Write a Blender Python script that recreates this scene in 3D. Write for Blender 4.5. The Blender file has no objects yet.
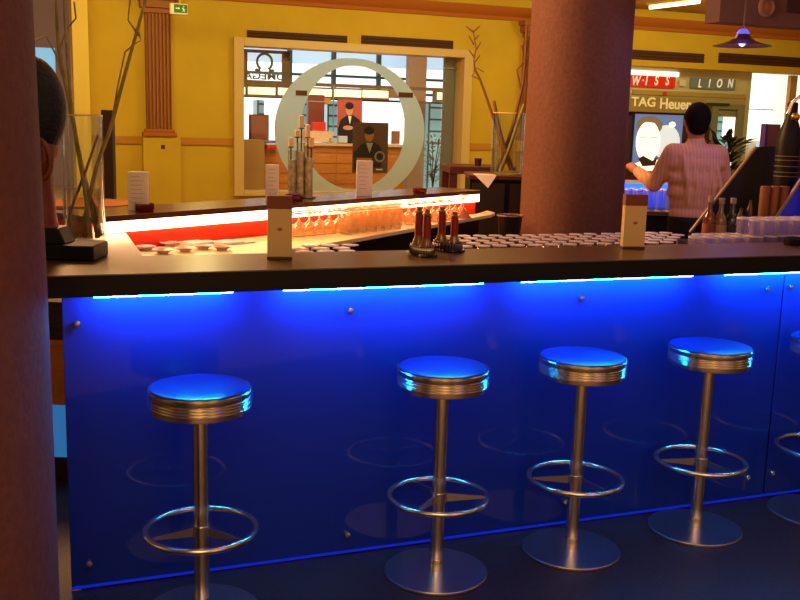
import bpy, bmesh, math, random
from mathutils import Vector, Matrix
random.seed(7)
PI = math.pi
A = 0.3673                                   # plan angle of the bar and of the wall behind it
CA, SA = math.cos(A), math.sin(A)
EYE = 1.6828
F = 981.4

# ------------------------------------------------------------------ camera
col = bpy.context.scene.collection
scn = bpy.context.scene
PITCH, ROLL = 0.18, 0.0281
fwd = Vector((0, math.cos(PITCH), -math.sin(PITCH)))
rt0 = Vector((1, 0, 0)); up0 = rt0.cross(fwd)
RT = math.cos(ROLL) * rt0 + math.sin(ROLL) * up0
UP = -math.sin(ROLL) * rt0 + math.cos(ROLL) * up0
cam = bpy.data.objects.new('camera', bpy.data.cameras.new('camera'))
col.objects.link(cam)
m = Matrix((RT, UP, -fwd)).transposed().to_4x4(); m.translation = (0, 0, EYE)
cam.matrix_world = m
cam.data.sensor_width = 36; cam.data.lens = F / 800 * 36; cam.data.clip_end = 200
scn.camera = cam

# ------------------------------------------------------------------ world, exposure, unseen fill lights
scn.view_settings.view_transform = 'Standard'
scn.view_settings.look = 'None'
scn.view_settings.exposure = 0.0
scn.view_settings.gamma = 1.0
w = bpy.data.worlds.new('mall'); scn.world = w; w.use_nodes = True
nt = w.node_tree; bg_ = nt.nodes['Background']                # the dim mall around: uneven warm glow with bright patches added for the chrome
tc = nt.nodes.new('ShaderNodeTexCoord'); mp_ = nt.nodes.new('ShaderNodeMapping'); mp_.inputs['Scale'].default_value = (1, 1, 0.35)
ns = nt.nodes.new('ShaderNodeTexNoise'); ns.inputs['Scale'].default_value = 4.5; ns.inputs['Detail'].default_value = 2
cr = nt.nodes.new('ShaderNodeValToRGB')
cr.color_ramp.elements[0].position = 0.47; cr.color_ramp.elements[0].color = (0.065, 0.038, 0.030, 1)
cr.color_ramp.elements[1].position = 0.68; cr.color_ramp.elements[1].color = (2.6, 1.45, 0.50, 1)
nt.links.new(tc.outputs['Generated'], mp_.inputs[0]); nt.links.new(mp_.outputs[0], ns.inputs['Vector'])
nt.links.new(ns.outputs['Fac'], cr.inputs[0]); nt.links.new(cr.outputs[0], bg_.inputs[0]); bg_.inputs[1].default_value = 0.55
scn.cycles.caustics_reflective = False
scn.cycles.caustics_refractive = False
scn.cycles.sample_clamp_indirect = 4.0

def area(name, loc, size, power, color, target=None, sizey=None):
    l = bpy.data.lights.new(name, 'AREA'); l.energy = power; l.color = color
    l.shape = 'RECTANGLE'; l.size = size; l.size_y = sizey or size
    o = bpy.data.objects.new(name, l); col.objects.link(o); o.location = loc
    d = (Vector(target) - Vector(loc)) if target else Vector((0, 0, -1))
    o.rotation_euler = d.to_track_quat('-Z', 'Y').to_euler()
    return o
def point(name, loc, power, color, r=0.05):
    l = bpy.data.lights.new(name, 'POINT'); l.energy = power; l.color = color; l.shadow_soft_size = r
    o = bpy.data.objects.new(name, l); col.objects.link(o); o.location = loc
    return o
def bar(s, o, z=0.0):                        # bar frame (along, away, up) -> world
    return Vector((s * CA - o * SA, s * SA + o * CA, z))
WARM = (1.0, 0.86, 0.30)
for s in (1.0, 6.0, 11.5):                   # unseen area lights added under the ceiling to light the yellow wall
    area('wall_fill_light', bar(s, 13.2, 3.85), 3.0, 96, WARM, bar(s, 16.8, 1.6), 0.6)
area('cafe_fill_light', (1.0, 8.5, 3.8), 1.2, 40, (1.0, 0.60, 0.28))  # unseen warm fills added over the cafe
area('cafe_fill_light', (-2.2, 6.3, 3.3), 1.0, 250, (1.0, 0.50, 0.20), (1.1, 6.4, 1.4))  # unseen, added to warm the column's left side
area('cafe_fill_light', (0.2, 3.9, 3.7), 1.0, 7, (1.0, 0.62, 0.40))
for s in (2.0, 7.0, 12.0): point('ceiling_fill_point', bar(s, 12.0, 3.5), 55, (1.0, .85, .34), .12)  # unseen points added above the view to brighten the ceiling
for s in (2.2, 3.3, 4.4):                   # unseen lilac points added over the bar to brighten the glasses
    point('over_bar_light', bar(s, 4.35, 2.3), 2.6, (.84, .68, 1.0), .02)
for s in (0.5, 3.0, 5.5, 8.0):              # unseen lights added to brighten the shop interior
    area('shop_fill_light', bar(s, 18.3, 3.6), 1.2, 60, (1.0, 0.82, 0.58), bar(s, 20.0, 1.0))
# unseen warm lights added behind the camera for streaks in the chrome
area('chrome_fill_light', (-3.2, -3.5, 2.2), 0.7, 13, (1.0, 0.45, 0.13), (0.2, 3.5, 0.9), 2.2)
area('chrome_fill_light', (0.7, -4.0, 2.4), 0.35, 24, (1.0, 0.42, 0.12), (0.6, 3.5, 0.6), 2.4)
area('chrome_fill_light', (4.2, -3.0, 2.3), 0.6, 15, (1.0, 0.50, 0.18), (1.0, 3.7, 0.7), 2.2)
area('bar_front_fill', (-0.4, 0.6, 3.7), 0.8, 4, (1.0, 0.62, 0.26), (0.0, 3.3, 1.2))  # unseen warm light added to brighten the menu card
area('floor_bounce_light', (0.3, -2.6, 4.4), 3.4, 130, (1.0, 0.66, 0.30))  # unseen, added to light the pale floor that the steel mirrors
area('floor_violet_fill', (3.4, 0.2, 3.4), 1.2, 14, (0.45, 0.14, 1.0), (1.6, 3.6, 0.0))  # unseen violet light added to tint the floor

# ------------------------------------------------------------------ pixel -> place helpers (places things at real distances)
def ray(x, y):
    return (fwd * F + RT * (x - 400) - UP * (y - 300)).normalized()
def pz(x, y, z):
    d = ray(x, y); t = (z - EYE) / d.z; return Vector((0, 0, EYE)) + d * t
def pY(x, y, Y):
    d = ray(x, y); t = Y / d.y; return Vector((0, 0, EYE)) + d * t
def po(x, y, o):                             # on the plane at distance o in the bar frame -> (s, z)
    d = ray(x, y); t = o / (-d.x * SA + d.y * CA); p = Vector((0, 0, EYE)) + d * t
    return p.x * CA + p.y * SA, p.z
def so(p):
    return p.x * CA + p.y * SA, -p.x * SA + p.y * CA

# ------------------------------------------------------------------ materials
def lin(c):
    return tuple(((v / 255) / 12.92 if v / 255 <= 0.04045 else ((v / 255 + 0.055) / 1.055) ** 2.4) for v in c)
MATS = {}
def mat(name, rgb, rough=0.5, metal=0.0, emit=None, es=0.0, nz=None, bump=0.0, trans=0.0, coat=0.0, alpha=1.0, spec=0.5, stretch=None, ior=1.45):
    """rgb in 0..255 sRGB; nz = (scale, amount) mottles the colour"""
    if name in MATS: return MATS[name]
    M = bpy.data.materials.new(name); M.use_nodes = True
    nt = M.node_tree; b = nt.nodes['Principled BSDF']; c = lin(rgb)
    b.inputs['Base Color'].default_value = (*c, 1)
    b.inputs['Roughness'].default_value = rough; b.inputs['Metallic'].default_value = metal
    b.inputs['Transmission Weight'].default_value = trans; b.inputs['Alpha'].default_value = alpha
    b.inputs['Coat Weight'].default_value = coat; b.inputs['Coat Roughness'].default_value = 0.04
    b.inputs['Specular IOR Level'].default_value = spec; b.inputs['IOR'].default_value = ior
    if emit:
        b.inputs['Emission Color'].default_value = (*lin(emit), 1); b.inputs['Emission Strength'].default_value = es
    if nz or bump:
        tc = nt.nodes.new('ShaderNodeTexCoord'); mp = nt.nodes.new('ShaderNodeMapping')
        nt.links.new(tc.outputs['Object'], mp.inputs[0])
        if stretch: mp.inputs['Scale'].default_value = stretch
        n = nt.nodes.new('ShaderNodeTexNoise'); n.inputs['Scale'].default_value = (nz or (60, 0))[0]; n.inputs['Detail'].default_value = 4
        nt.links.new(mp.outputs[0], n.inputs['Vector'])
        if nz:
            r = nt.nodes.new('ShaderNodeValToRGB'); a = nz[1]
            r.color_ramp.elements[0].position = 0.3; r.color_ramp.elements[1].position = 0.7
            r.color_ramp.elements[0].color = (*[v * (1 - a) for v in c], 1)
            r.color_ramp.elements[1].color = (*[min(1, v * (1 + a)) for v in c], 1)
            nt.links.new(n.outputs['Fac'], r.inputs[0]); nt.links.new(r.outputs[0], b.inputs['Base Color'])
        if bump:
            bp = nt.nodes.new('ShaderNodeBump'); bp.inputs['Strength'].default_value = bump; bp.inputs['Distance'].default_value = 0.01
            nt.links.new(n.outputs['Fac'], bp.inputs['Height']); nt.links.new(bp.outputs[0], b.inputs['Normal'])
    MATS[name] = M
    return M
def glow(name, rgb, es): return mat(name, rgb, 0.4, emit=rgb, es=es)
yellow = mat('yellow_plaster', (206, 168, 44), 0.8, nz=(1.5, 0.06), bump=0.05)
cream = mat('cream_plaster', (238, 200, 96), 0.8)
terracotta = mat('terracotta_paint', (176, 96, 30), 0.7)
pilaster_m = mat('brown_pilaster', (158, 92, 42), 0.6)
darkslot = mat('dark_slot', (62, 30, 24), 0.8)
ceil_m = mat('ceiling_paint', (216, 170, 84), 0.9)
floor_m = mat('dark_carpet', (42, 23, 30), 0.5, nz=(90, 0.55), bump=0.25)
tan_m = mat('tan_tiles', (170, 130, 80), 0.5, nz=(5, 0.2))
column_m = mat('column_plaster', (100, 58, 42), 0.75, nz=(45, 0.16), bump=0.25)
countertop_m = mat('dark_stained_oak', (74, 52, 24), 0.3, nz=(14, 0.35), stretch=(1, 14, 14), bump=0.03)
edge_m = mat('black_counter_edge', (12, 9, 13), 0.5, spec=.3)
panel_m = mat('blue_frosted_panel', (1, 42, 160), 0.55, coat=0.45, spec=.3)
edgeglow = mat('painted_edge_glow', (20, 40, 200), 0.3, emit=(16, 40, 215), es=0.5)  # emission stands in for the blue light along the panel's foot
steel = mat('brushed_steel', (226, 216, 204), 0.23, 1.0)
steel_dark = mat('satin_steel', (196, 188, 192), 0.28, 1.0, nz=(8, 0.06), stretch=(1, 20, 1))
black = mat('black_lacquer', (6, 5, 6), 0.5, spec=.25)
vinyl = mat('blue_vinyl', (18, 30, 140), 0.32, coat=0.25)
piping_m = mat('black_piping', (8, 8, 10), 0.3)
def thin_glass(name, tint=(0.95, 0.97, 0.96), ior=1.4, rough=0.02, body=None):
    M = bpy.data.materials.new(name); M.use_nodes = True; nt = M.node_tree
    nt.nodes.remove(nt.nodes['Principled BSDF']); out = nt.nodes['Material Output']
    tr = nt.nodes.new('ShaderNodeBsdfTransparent'); tr.inputs[0].default_value = (*tint, 1)
    gs_ = nt.nodes.new('ShaderNodeBsdfGlossy'); gs_.inputs['Roughness'].default_value = rough
    lw_ = nt.nodes.new('ShaderNodeLayerWeight'); lw_.inputs['Blend'].default_value = 0.25 if ior > 1.25 else 0.08
    fr_ = nt.nodes.new('ShaderNodeMath'); fr_.operation = 'MULTIPLY_ADD'; fr_.inputs[1].default_value = 0.75; fr_.inputs[2].default_value = 0.025
    nt.links.new(lw_.outputs['Facing'], fr_.inputs[0]); mx = nt.nodes.new('ShaderNodeMixShader')
    nt.links.new(fr_.outputs[0], mx.inputs[0]); nt.links.new(tr.outputs[0], mx.inputs[1]); nt.links.new(gs_.outputs[0], mx.inputs[2]); nt.links.new(mx.outputs[0], out.inputs[0])
    if body:                                 # thicker ware: a milky share that catches the light
        tl = nt.nodes.new('ShaderNodeBsdfTranslucent'); tl.inputs[0].default_value = (*lin(body[:3]), 1)
        df = nt.nodes.new('ShaderNodeBsdfDiffuse'); df.inputs[0].default_value = (*lin(body[:3]), 1)
        m1 = nt.nodes.new('ShaderNodeMixShader'); m1.inputs[0].default_value = .5
        nt.links.new(tl.outputs[0], m1.inputs[1]); nt.links.new(df.outputs[0], m1.inputs[2])
        m2 = nt.nodes.new('ShaderNodeMixShader'); m2.inputs[0].default_value = body[3]
        nt.links.new(mx.outputs[0], m2.inputs[1]); nt.links.new(m1.outputs[0], m2.inputs[2]); nt.links.new(m2.outputs[0], out.inputs[0])
    return M
glass = thin_glass('clear_glass', ior=1.5)
redwall = mat('red_lacquer', (226, 52, 22), 0.4)
worktop_m = mat('pale_worktop', (246, 224, 160), 0.35)
walnut = mat('walnut', (70, 30, 18), 0.4, nz=(8, 0.3), stretch=(1, 1, 8))
wood_o = mat('orange_wood', (206, 128, 50), 0.5, nz=(4, 0.15), stretch=(1, 1, 8))
paper = mat('white_paper', (236, 228, 216), 0.7)

# ------------------------------------------------------------------ mesh helpers
class MB:
    def __init__(s): s.bm = bmesh.new(); s.T = Matrix.Identity(4)
    def _v(s, p): return s.bm.verts.new(s.T @ Vector(p))
    def box(s, x0, x1, y0, y1, z0, z1):
        v = [s._v((x, y, z)) for x in (x0, x1) for y in (y0, y1) for z in (z0, z1)]
        for f in ((0, 1, 3, 2), (4, 6, 7, 5), (0, 4, 5, 1), (2, 3, 7, 6), (0, 2, 6, 4), (1, 5, 7, 3)):
            s.bm.faces.new([v[i] for i in f])
        return s
    def prism(s, pts, z0, z1, axis='z'):
        def P(a, b, c): return (a, b, c) if axis == 'z' else (a, c, b)
        lo = [s._v(P(a, b, z0)) for a, b in pts]; hi = [s._v(P(a, b, z1)) for a, b in pts]
        n = len(pts)
        s.bm.faces.new(lo[::-1]); s.bm.faces.new(hi)
        for i in range(n): s.bm.faces.new((lo[i], lo[(i + 1) % n], hi[(i + 1) % n], hi[i]))
        return s
    def lathe(s, prof, seg=32, c=(0, 0, 0), caps=True, smooth=True, sx=1, sy=1):
        R = []
        for r, z in prof:
            R.append([s._v((c[0] + sx * r * math.cos(2 * PI * k / seg), c[1] + sy * r * math.sin(2 * PI * k / seg), c[2] + z)) for k in range(seg)])
        for a, b in zip(R, R[1:]):
            for k in range(seg):
                f = s.bm.faces.new((a[k], a[(k + 1) % seg], b[(k + 1) % seg], b[k])); f.smooth = smooth
        if caps:
            s.bm.faces.new(R[0][::-1]); s.bm.faces.new(R[-1])
        return s
    def tube(s, pts, r, seg=10, smooth=True, closed=False):
        pts = [Vector(p) for p in pts]; n = len(pts)
        rr = r if isinstance(r, (list, tuple)) else [r] * n
        R = []; ref = None
        for i, p in enumerate(pts):
            a = pts[(i - 1) % n] if (i or closed) else p; b = pts[(i + 1) % n] if (i < n - 1 or closed) else p
            t = (b - a).normalized()
            if ref is None: ref = Vector((0, 0, 1)) if abs(t.z) < 0.9 else Vector((1, 0, 0))
            u = (ref - t * ref.dot(t)).normalized(); v = t.cross(u); ref = u
            R.append([s._v(p + rr[i] * (u * math.cos(2 * PI * k / seg) + v * math.sin(2 * PI * k / seg))) for k in range(seg)])
        L = list(zip(R, R[1:])) + ([(R[-1], R[0])] if closed else [])
        for a, b in L:
            for k in range(seg):
                f = s.bm.faces.new((a[k], a[(k + 1) % seg], b[(k + 1) % seg], b[k])); f.smooth = smooth
        if not closed: s.bm.faces.new(R[0][::-1]); s.bm.faces.new(R[-1])
        return s
    def ball(s, c, rx, ry=None, rz=None, seg=20, rings=12, rot=None):
        ry = ry or rx; rz = rz or rx
        T = Matrix.Translation(c) @ (rot.to_4x4() if rot else Matrix.Identity(4)) @ Matrix.Diagonal((rx, ry, rz, 1))
        r = bmesh.ops.create_uvsphere(s.bm, u_segments=seg, v_segments=rings, radius=1, matrix=s.T @ T)
        for v in r['verts']:
            for f in v.link_faces: f.smooth = True
        return s
    def mesh(s, name, m):
        bmesh.ops.recalc_face_normals(s.bm, faces=s.bm.faces)
        me = bpy.data.meshes.new(name); s.bm.to_mesh(me); s.bm.free()
        for q in (m if isinstance(m, (list, tuple)) else [m]): me.materials.append(q)
        me.set_sharp_from_angle(angle=0.6)
        return me
    def build(s, name, m, parent=None, loc=None, rz=None, bevel=0):
        o = bpy.data.objects.new(name, s.mesh(name, m)); col.objects.link(o)
        if parent: o.parent = parent
        if loc is not None: o.location = loc
        if rz is not None: o.rotation_euler.z = rz
        if bevel:
            md = o.modifiers.new('bevel', 'BEVEL'); md.width = bevel; md.segments = 2; md.limit_method = 'ANGLE'
        return o
def tag(o, label, cat, group=None, kind=None):
    o['label'] = label; o['category'] = cat
    if group: o['group'] = group
    if kind: o['kind'] = kind
    return o
def thing(name, label, cat, loc=(0, 0, 0), rz=0.0, group=None):
    o = bpy.data.objects.new(name, None); col.objects.link(o); o.location = loc; o.rotation_euler.z = rz
    o.empty_display_size = 0.1
    return tag(o, label, cat, group)
def struct(o): o['kind'] = 'structure'; return o
def dup(root, loc, rz=None, label=None, group=None):
    r = root.copy(); col.objects.link(r); r.location = loc
    if rz is not None: r.rotation_euler.z = rz
    if label: r['label'] = label
    if group: r['group'] = group
    for ch in [c for c in bpy.data.objects if c.parent == root]:
        c = ch.copy(); col.objects.link(c); c.parent = r
        for g in [q for q in bpy.data.objects if q.parent == ch]:
            d = g.copy(); col.objects.link(d); d.parent = c
    return r
def remeshed(mb, name, m, parent=None, voxel=0.012, smooth=6, loc=None, rz=None):
    """fuse overlapping closed shapes into one continuous skin"""
    o = mb.build('tmp', m)
    md = o.modifiers.new('r', 'REMESH'); md.mode = 'VOXEL'; md.voxel_size = voxel; md.use_smooth_shade = True
    if smooth:
        sm = o.modifiers.new('s', 'SMOOTH'); sm.factor = 0.5; sm.iterations = smooth
    dg = bpy.context.evaluated_depsgraph_get(); dg.update()
    me = bpy.data.meshes.new_from_object(o.evaluated_get(dg)); me.name = name
    me.materials.clear(); me.materials.append(m)
    for p in me.polygons: p.use_smooth = True; p.material_index = 0
    old = o.data; bpy.data.objects.remove(o); bpy.data.meshes.remove(old)
    r = bpy.data.objects.new(name, me); col.objects.link(r)
    if parent: r.parent = parent
    if loc is not None: r.location = loc
    if rz is not None: r.rotation_euler.z = rz
    return r
def words(txt, size, m, name, parent, loc, rx=PI / 2, rz=0.0, ext=0.004, align='CENTER', shear=0.0, sx=1.0, mirror=False):
    c = bpy.data.curves.new(name, 'FONT'); c.body = txt; c.size = size; c.extrude = ext; c.align_x = align; c.align_y = 'CENTER'; c.shear = shear; c.offset = size * .022
    c.materials.append(m)
    tmp = bpy.data.objects.new('tmp', c); col.objects.link(tmp)
    dg = bpy.context.evaluated_depsgraph_get(); dg.update()
    me = bpy.data.meshes.new_from_object(tmp.evaluated_get(dg)); me.name = name
    bpy.data.objects.remove(tmp); bpy.data.curves.remove(c)
    o = bpy.data.objects.new(name, me); col.objects.link(o); o.parent = parent; o.location = loc
    o.rotation_euler = (rx, 0, rz); o.scale = (-sx if mirror else sx, 1, 1)
    return o
def pbox(x0, y0, x1, y1, o, th):
    """box facing the bar with the outline seen at x0..x1, y0..y1 on the plane o (bar frame), thickness th behind it"""
    ym, xm = (y0 + y1) / 2, (x0 + x1) / 2
    s0 = po(x0, ym, o)[0]; s1 = po(x1, ym, o)[0]; z1 = po(xm, y0, o)[1]; z0 = po(xm, y1, o)[1]
    return (s0, s1, o, o + th, z0, z1)
def pb(name, m, px, o, th, parent=None, bevel=0):
    b = MB().box(*pbox(*px, o, th))
    if parent is not None: return b.build(name, m, parent, bevel=bevel)
    return b.build(name, m, rz=A, bevel=bevel)
def bthing(name, label, cat, group=None):    # a thing whose parts are given in bar-frame coordinates
    return thing(name, label, cat, (0, 0, 0), A, group)

# ================================================================== SETTING
struct(MB().box(-14, 16, 0.9, 4.9, -0.1, 0.0).build('floor', floor_m))
struct(MB().box(-14, 16, -9, 0.9, -0.1, -0.001).build('floor', mat('pale_bounce_floor', (206, 172, 128), .4, nz=(3, .12))))  # unseen floor behind the camera, made pale to brighten the steel
struct(MB().box(-14, 22, 4.9, 40, -0.1, -0.001).build('floor', tan_m))
WO = 16.8                                    # the yellow wall
ZC = 3.95
s_l = po(88, 100, WO)[0]
wx = pbox(240, 49, 462, 230, WO, 0.3)        # shop window opening
ex = pbox(585, 70, 800, 230, WO, 0.3)        # shopfront opening on the right
wz1, ez1 = po(350, 49, WO)[1], po(700, 69, WO)[1]
b = MB()
b.box(s_l, wx[0], WO, WO + 0.3, 0, ZC); b.box(wx[0], wx[1], WO, WO + 0.3, wz1, ZC); b.box(wx[0], wx[1], WO, WO + 0.3, 0, 0.35)
b.box(wx[1], ex[0], WO, WO + 0.3, 0, ZC); b.box(ex[0], ex[1] + 6, WO, WO + 0.3, ez1, ZC)
struct(b.build('wall_back', yellow, rz=A))
# left end post of the wall and the return behind it
struct(MB().box(po(73, 60, WO - 0.5)[0], s_l, WO - 0.5, WO + 0.3, 0, ZC).build('trim_1', cream, rz=A))
lw = mat('far_wall_paint', (150, 128, 130), 0.8)
b = MB(); q = pbox(-60, 45, 56, 110, 24, 0.2)
b.box(q[0] - 6, q[1] + 1.5, 24, 24.2, q[5], 7); b.box(q[0] - 6, q[1] + 1.5, 24, 24.2, 0, q[4]); b.box(q[1], q[1] + 1.5, 24, 24.2, q[4], q[5])
struct(b.build('wall_left', lw, rz=A))
wdw = pb('window_1', glow('far_daylight', (120, 185, 225), 0.75), (-60, 45, 56, 110), 24.1, 0.05); struct(wdw)
zd = po(300, 141.5, WO)[1]
struct(MB().box(s_l, wx[0] - 0.12, WO - 0.03, WO, zd - 0.09, zd + 0.03).box(wx[1] + 0.12, ex[0], WO - 0.03, WO, zd - 0.09, zd + 0.03).build('trim_2', mat('dado_paint', (190, 128, 44), .8), rz=A))
zc = po(400, 6, WO)[1]
b = MB()
prof = [(WO, zc - 0.12), (WO - 0.06, zc - 0.12), (WO - 0.08, zc - 0.06), (WO - 0.2, zc + 0.02), (WO - 0.24, zc + 0.1), (WO, zc + 0.1)]
lo = [b._v((s_l - 0.3, o_, z_)) for o_, z_ in prof]; hi = [b._v((ex[1] + 6, o_, z_)) for o_, z_ in prof]
b.bm.faces.new(lo[::-1]); b.bm.faces.new(hi)
for i in range(len(prof)): b.bm.faces.new((lo[i], lo[(i + 1) % 6], hi[(i + 1) % 6], hi[i]))
struct(b.build('trim_3', terracotta, rz=A))
struct(MB().box(-9, 30, 2.6, WO + 0.3, ZC, ZC + 0.1).build('ceiling', ceil_m, rz=A))
# recessed dark slots above the openings
slots = [((247, 33, 347, 42), 'leftmost of the dark slot vents, above the left half of the shop window'),
         ((361, 38, 453, 47), 'dark slot vent above the right half of the shop window'),
         ((590, 50.5, 704, 60), 'dark slot vent above the red and grey shop signs'),
         ((718, 56, 830, 66), 'rightmost dark slot vent, under the grey bulkhead')]
for px, lb in slots:
    t = bthing('slot_vent', lb, 'vent')
    q = pbox(*px, WO, 0.02)
    MB().box(q[0], q[1], WO - 0.012, WO - 0.002, q[4], q[5]).build('backing', darkslot, t)
    f = MB()
    for k in range(3):
        z = q[4] + (q[5] - q[4]) * (k + 0.5) / 3
        f.box(q[0], q[1], WO - 0.03, WO - 0.012, z - 0.012, z + 0.008)
    f.build('louvre', mat('brown_louvre', (84, 42, 28), 0.7), t)

# fluted pilasters with pedestals
def pilaster(x0, x1, ytop, ybase, label):
    WO = 16.8 - .002
    t = bthing('fluted_pilaster', label, 'pilaster')
    s0, zb = po(x0, ybase, WO - 0.1); s1 = po(x1, ybase, WO - 0.1)[0]
    zt = zc - 0.12; wd = s1 - s0
    o0 = WO - 0.14
    pts = [(s0, WO)]
    n = 7
    for k in range(n):                       # concave flutes in plan
        a = s0 + wd * k / n; bw = wd / n
        pts += [(a + bw * .12, o0), (a + bw * .3, o0), (a + bw * .42, o0 + .035), (a + bw * .68, o0 + .035), (a + bw * .8, o0), (a + bw * .95, o0)]
    pts += [(s1, WO)]
    MB().prism(pts, zb + 0.1, zt - 0.28).build('shaft', pilaster_m, t)
    MB().box(s0 - .07, s1 + .07, WO - .2, WO, zb - 0.02, zb + 0.05).box(s0 - .04, s1 + .04, WO - .17, WO, zb + 0.05, zb + 0.1).build('base_moulding', terracotta, t, bevel=0.01)
    MB().box(s0 - .03, s1 + .03, WO - .17, WO, zt - 0.28, zt - 0.2).box(s0 - .08, s1 + .08, WO - .22, WO, zt - 0.2, zt - .08).box(s0 - .12, s1 + .12, WO - .26, WO, zt - .08, zt).build('capital', pilaster_m, t, bevel=0.01)
    p = MB().box(s0 - .07, s1 + .13, WO - .16, WO - 0.001, 0, zb - 0.02).build('pedestal', yellow, t)
    return s0, s1, zb
s0, s1, zb = pilaster(147, 172, 0, 135, 'brown fluted pilaster on yellow pedestal left of the shop window')
q = pbox(161, 145, 165, 149, WO - .165, 0.01)
tag(MB().box(*q).build('wall_socket', darkslot, rz=A), 'small dark square socket on the yellow pedestal', 'socket')
pilaster(521, 546, 0, 139, 'brown fluted pilaster half hidden by the big round column')
# ceiling fluorescent light
p = pz(674, 4, ZC - 0.06)
t = thing('ceiling_light', 'bright white tube light on the ceiling right of the big column', 'ceiling light', (p.x, p.y, ZC), -1.05)
MB().box(-0.62, 0.62, -0.09, 0.09, -0.035, 0.0).build('housing', cream, t)
MB().tube([(-0.6, 0, -0.07), (0.6, 0, -0.07)], 0.035, 12).build('lamp_tube', glow('tube_white', (255, 240, 200), 3), t)
# purple grey bulkhead
bo = 8.2
qb = pbox(722, -60, 960, 31, bo, 1.6)
bh = mat('mauve_paint', (120, 92, 100), 0.8)
struct(MB().box(qb[0], qb[1], bo, bo + .22, qb[4], ZC).build('trim_4', bh, rz=A))
t = bthing('bulkhead_speaker', 'small round speaker set in the grey mauve bulkhead', 'speaker')
sx_, sz_ = po(766, 7, bo)
n_ = MB(); n_.T = Matrix.Translation((sx_, bo, sz_)) @ Matrix.Rotation(PI / 2, 4, 'X')
n_.lathe([(0.10, 0.0), (0.10, 0.02), (0.075, 0.03), (0.075, 0.01)], 28).build('rim', mat('mauve_rim', (160, 124, 120), 0.5), t)
n_ = MB(); n_.T = Matrix.Translation((sx_, bo, sz_)) @ Matrix.Rotation(PI / 2, 4, 'X')
n_.lathe([(0.07, 0.005), (0.05, 0.012), (0.02, 0.02), (0.005, 0.022)], 24).build('cone', mat('warm_cone', (190, 130, 90), 0.5), t)
q = pbox(786, -4, 800, 13, bo, 0.02)
tag(MB().box(q[0], q[1] + .1, bo - 0.02, bo, q[4], q[5]).build('access_panel', mat('dark_mauve', (70, 48, 56), 0.7), rz=A), 'dark square panel on the mauve bulkhead beside the round speaker', 'panel')

# ---- round columns
def column(c, r, label, zt=ZC):
    o = MB().lathe([(r, 0.0), (r, 0.9), (r * .995, 1.3), (r * 0.968, 2.0), (r * .955, zt)], 96).build('round_column', column_m, loc=(c[0], c[1], 0))
    tag(o, label, 'column')
pc = pY(570, 230, 6.45)
column((pc.x, pc.y), 0.334, 'big round plaster column standing in the middle behind the bar counter')
CLX, CLY, CLR = -1.129, 2.12, 0.335
column((CLX, CLY), CLR, 'dark round column cut by the left edge of the photo, in front of the bar')

# ================================================================== SHOP BEHIND THE LEFT WINDOW
fr = mat('pale_frame', (214, 178, 120), 0.4, 0.0)
zf0 = 0.35
s0, s1 = wx[0], wx[1]
fo = bthing('shop_window', 'large framed shop window with frosted ring in the yellow wall', 'window')
MB().box(s0 - .12, s0 + .05, WO - .1, WO + .3, zf0, wz1 + .09).box(s1 - .05, s1 + .12, WO - .1, WO + .3, zf0, wz1 + .09).box(s0 + .05, s1 - .05, WO - .1, WO + .3, wz1 - .05, wz1 + .09).box(s0 + .05, s1 - .05, WO - .1, WO + .3, zf0, zf0 + .08).build('frame', fr, fo, bevel=0.008)
pane = thin_glass('pane_glass', (0.97, 0.98, 0.98), 1.2)
for xa, xb in ((240, 298), (298, 410), (410, 462)):
    a_, b_ = po(xa, 120, WO)[0], po(xb, 120, WO)[0]
    MB().box(max(a_, s0 + .05) + .003, min(b_, s1 - .05) - .003, WO + .1, WO + .11, zf0 + .08, wz1 - .05).build('pane', pane, fo)
# frosted ring on the glass (outer circle, narrower oval inside)
oc = po(351.5, 131, WO + .09); orx = (po(426.5, 131, WO + .09)[0] - po(277, 131, WO + .09)[0]) / 2; orz = po(351, 58, WO + .09)[1] - oc[1]
ic = po(354, 128, WO + .09); irx = (po(406, 128, WO + .09)[0] - po(302, 128, WO + .09)[0]) / 2; irz = po(354, 65.5, WO + .09)[1] - ic[1]
b = MB(); N = 72
vo = [[b._v((oc[0] + orx * math.cos(2 * PI * k / N), y, oc[1] + orz * math.sin(2 * PI * k / N))) for k in range(N)] for y in (WO + .085, WO + .097)]
vi = [[b._v((ic[0] + irx * math.cos(2 * PI * k / N), y, ic[1] + irz * math.sin(2 * PI * k / N))) for k in range(N)] for y in (WO + .085, WO + .097)]
for k in range(N):
    j = (k + 1) % N
    b.bm.faces.new((vo[0][k], vo[0][j], vi[0][j], vi[0][k])); b.bm.faces.new((vo[1][k], vo[1][j], vi[1][j], vi[1][k]))
    b.bm.faces.new((vo[0][k], vo[0][j], vo[1][j], vo[1][k])); b.bm.faces.new((vi[0][k], vi[0][j], vi[1][j], vi[1][k]))
fros = mat('frosted_film', (222, 242, 255), 0.6, trans=0.5)
b.build('frosted_ring', fros, fo)
for px in ((332 - 36, 90.5, 332 - 25, 95.5), (399, 92.5, 413, 97.5)):
    q = pbox(*px, WO + .06, .02); MB().box(*q).build('door_clamp', mat('brown_clamp', (96, 56, 30), .4, .6), fo)

G1 = 23.0                                    # daylight glazing at the back of the shop
day = mat('daylight', (255, 255, 255), 0.5, emit=(240, 250, 255), es=1.35)
skyb = mat('daylight_sky', (200, 225, 245), 0.5, emit=(170, 208, 240), es=0.95)
q = pbox(225, 66, 470, 150, G1, .05); struct(MB().box(*q).build('window_2', day, rz=A))
q2 = pbox(225, 30, 470, 66, G1, .05); struct(MB().box(q2[0], q2[1], G1, G1 + .05, q[5], q2[5]).build('window_3', skyb, rz=A))
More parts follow.
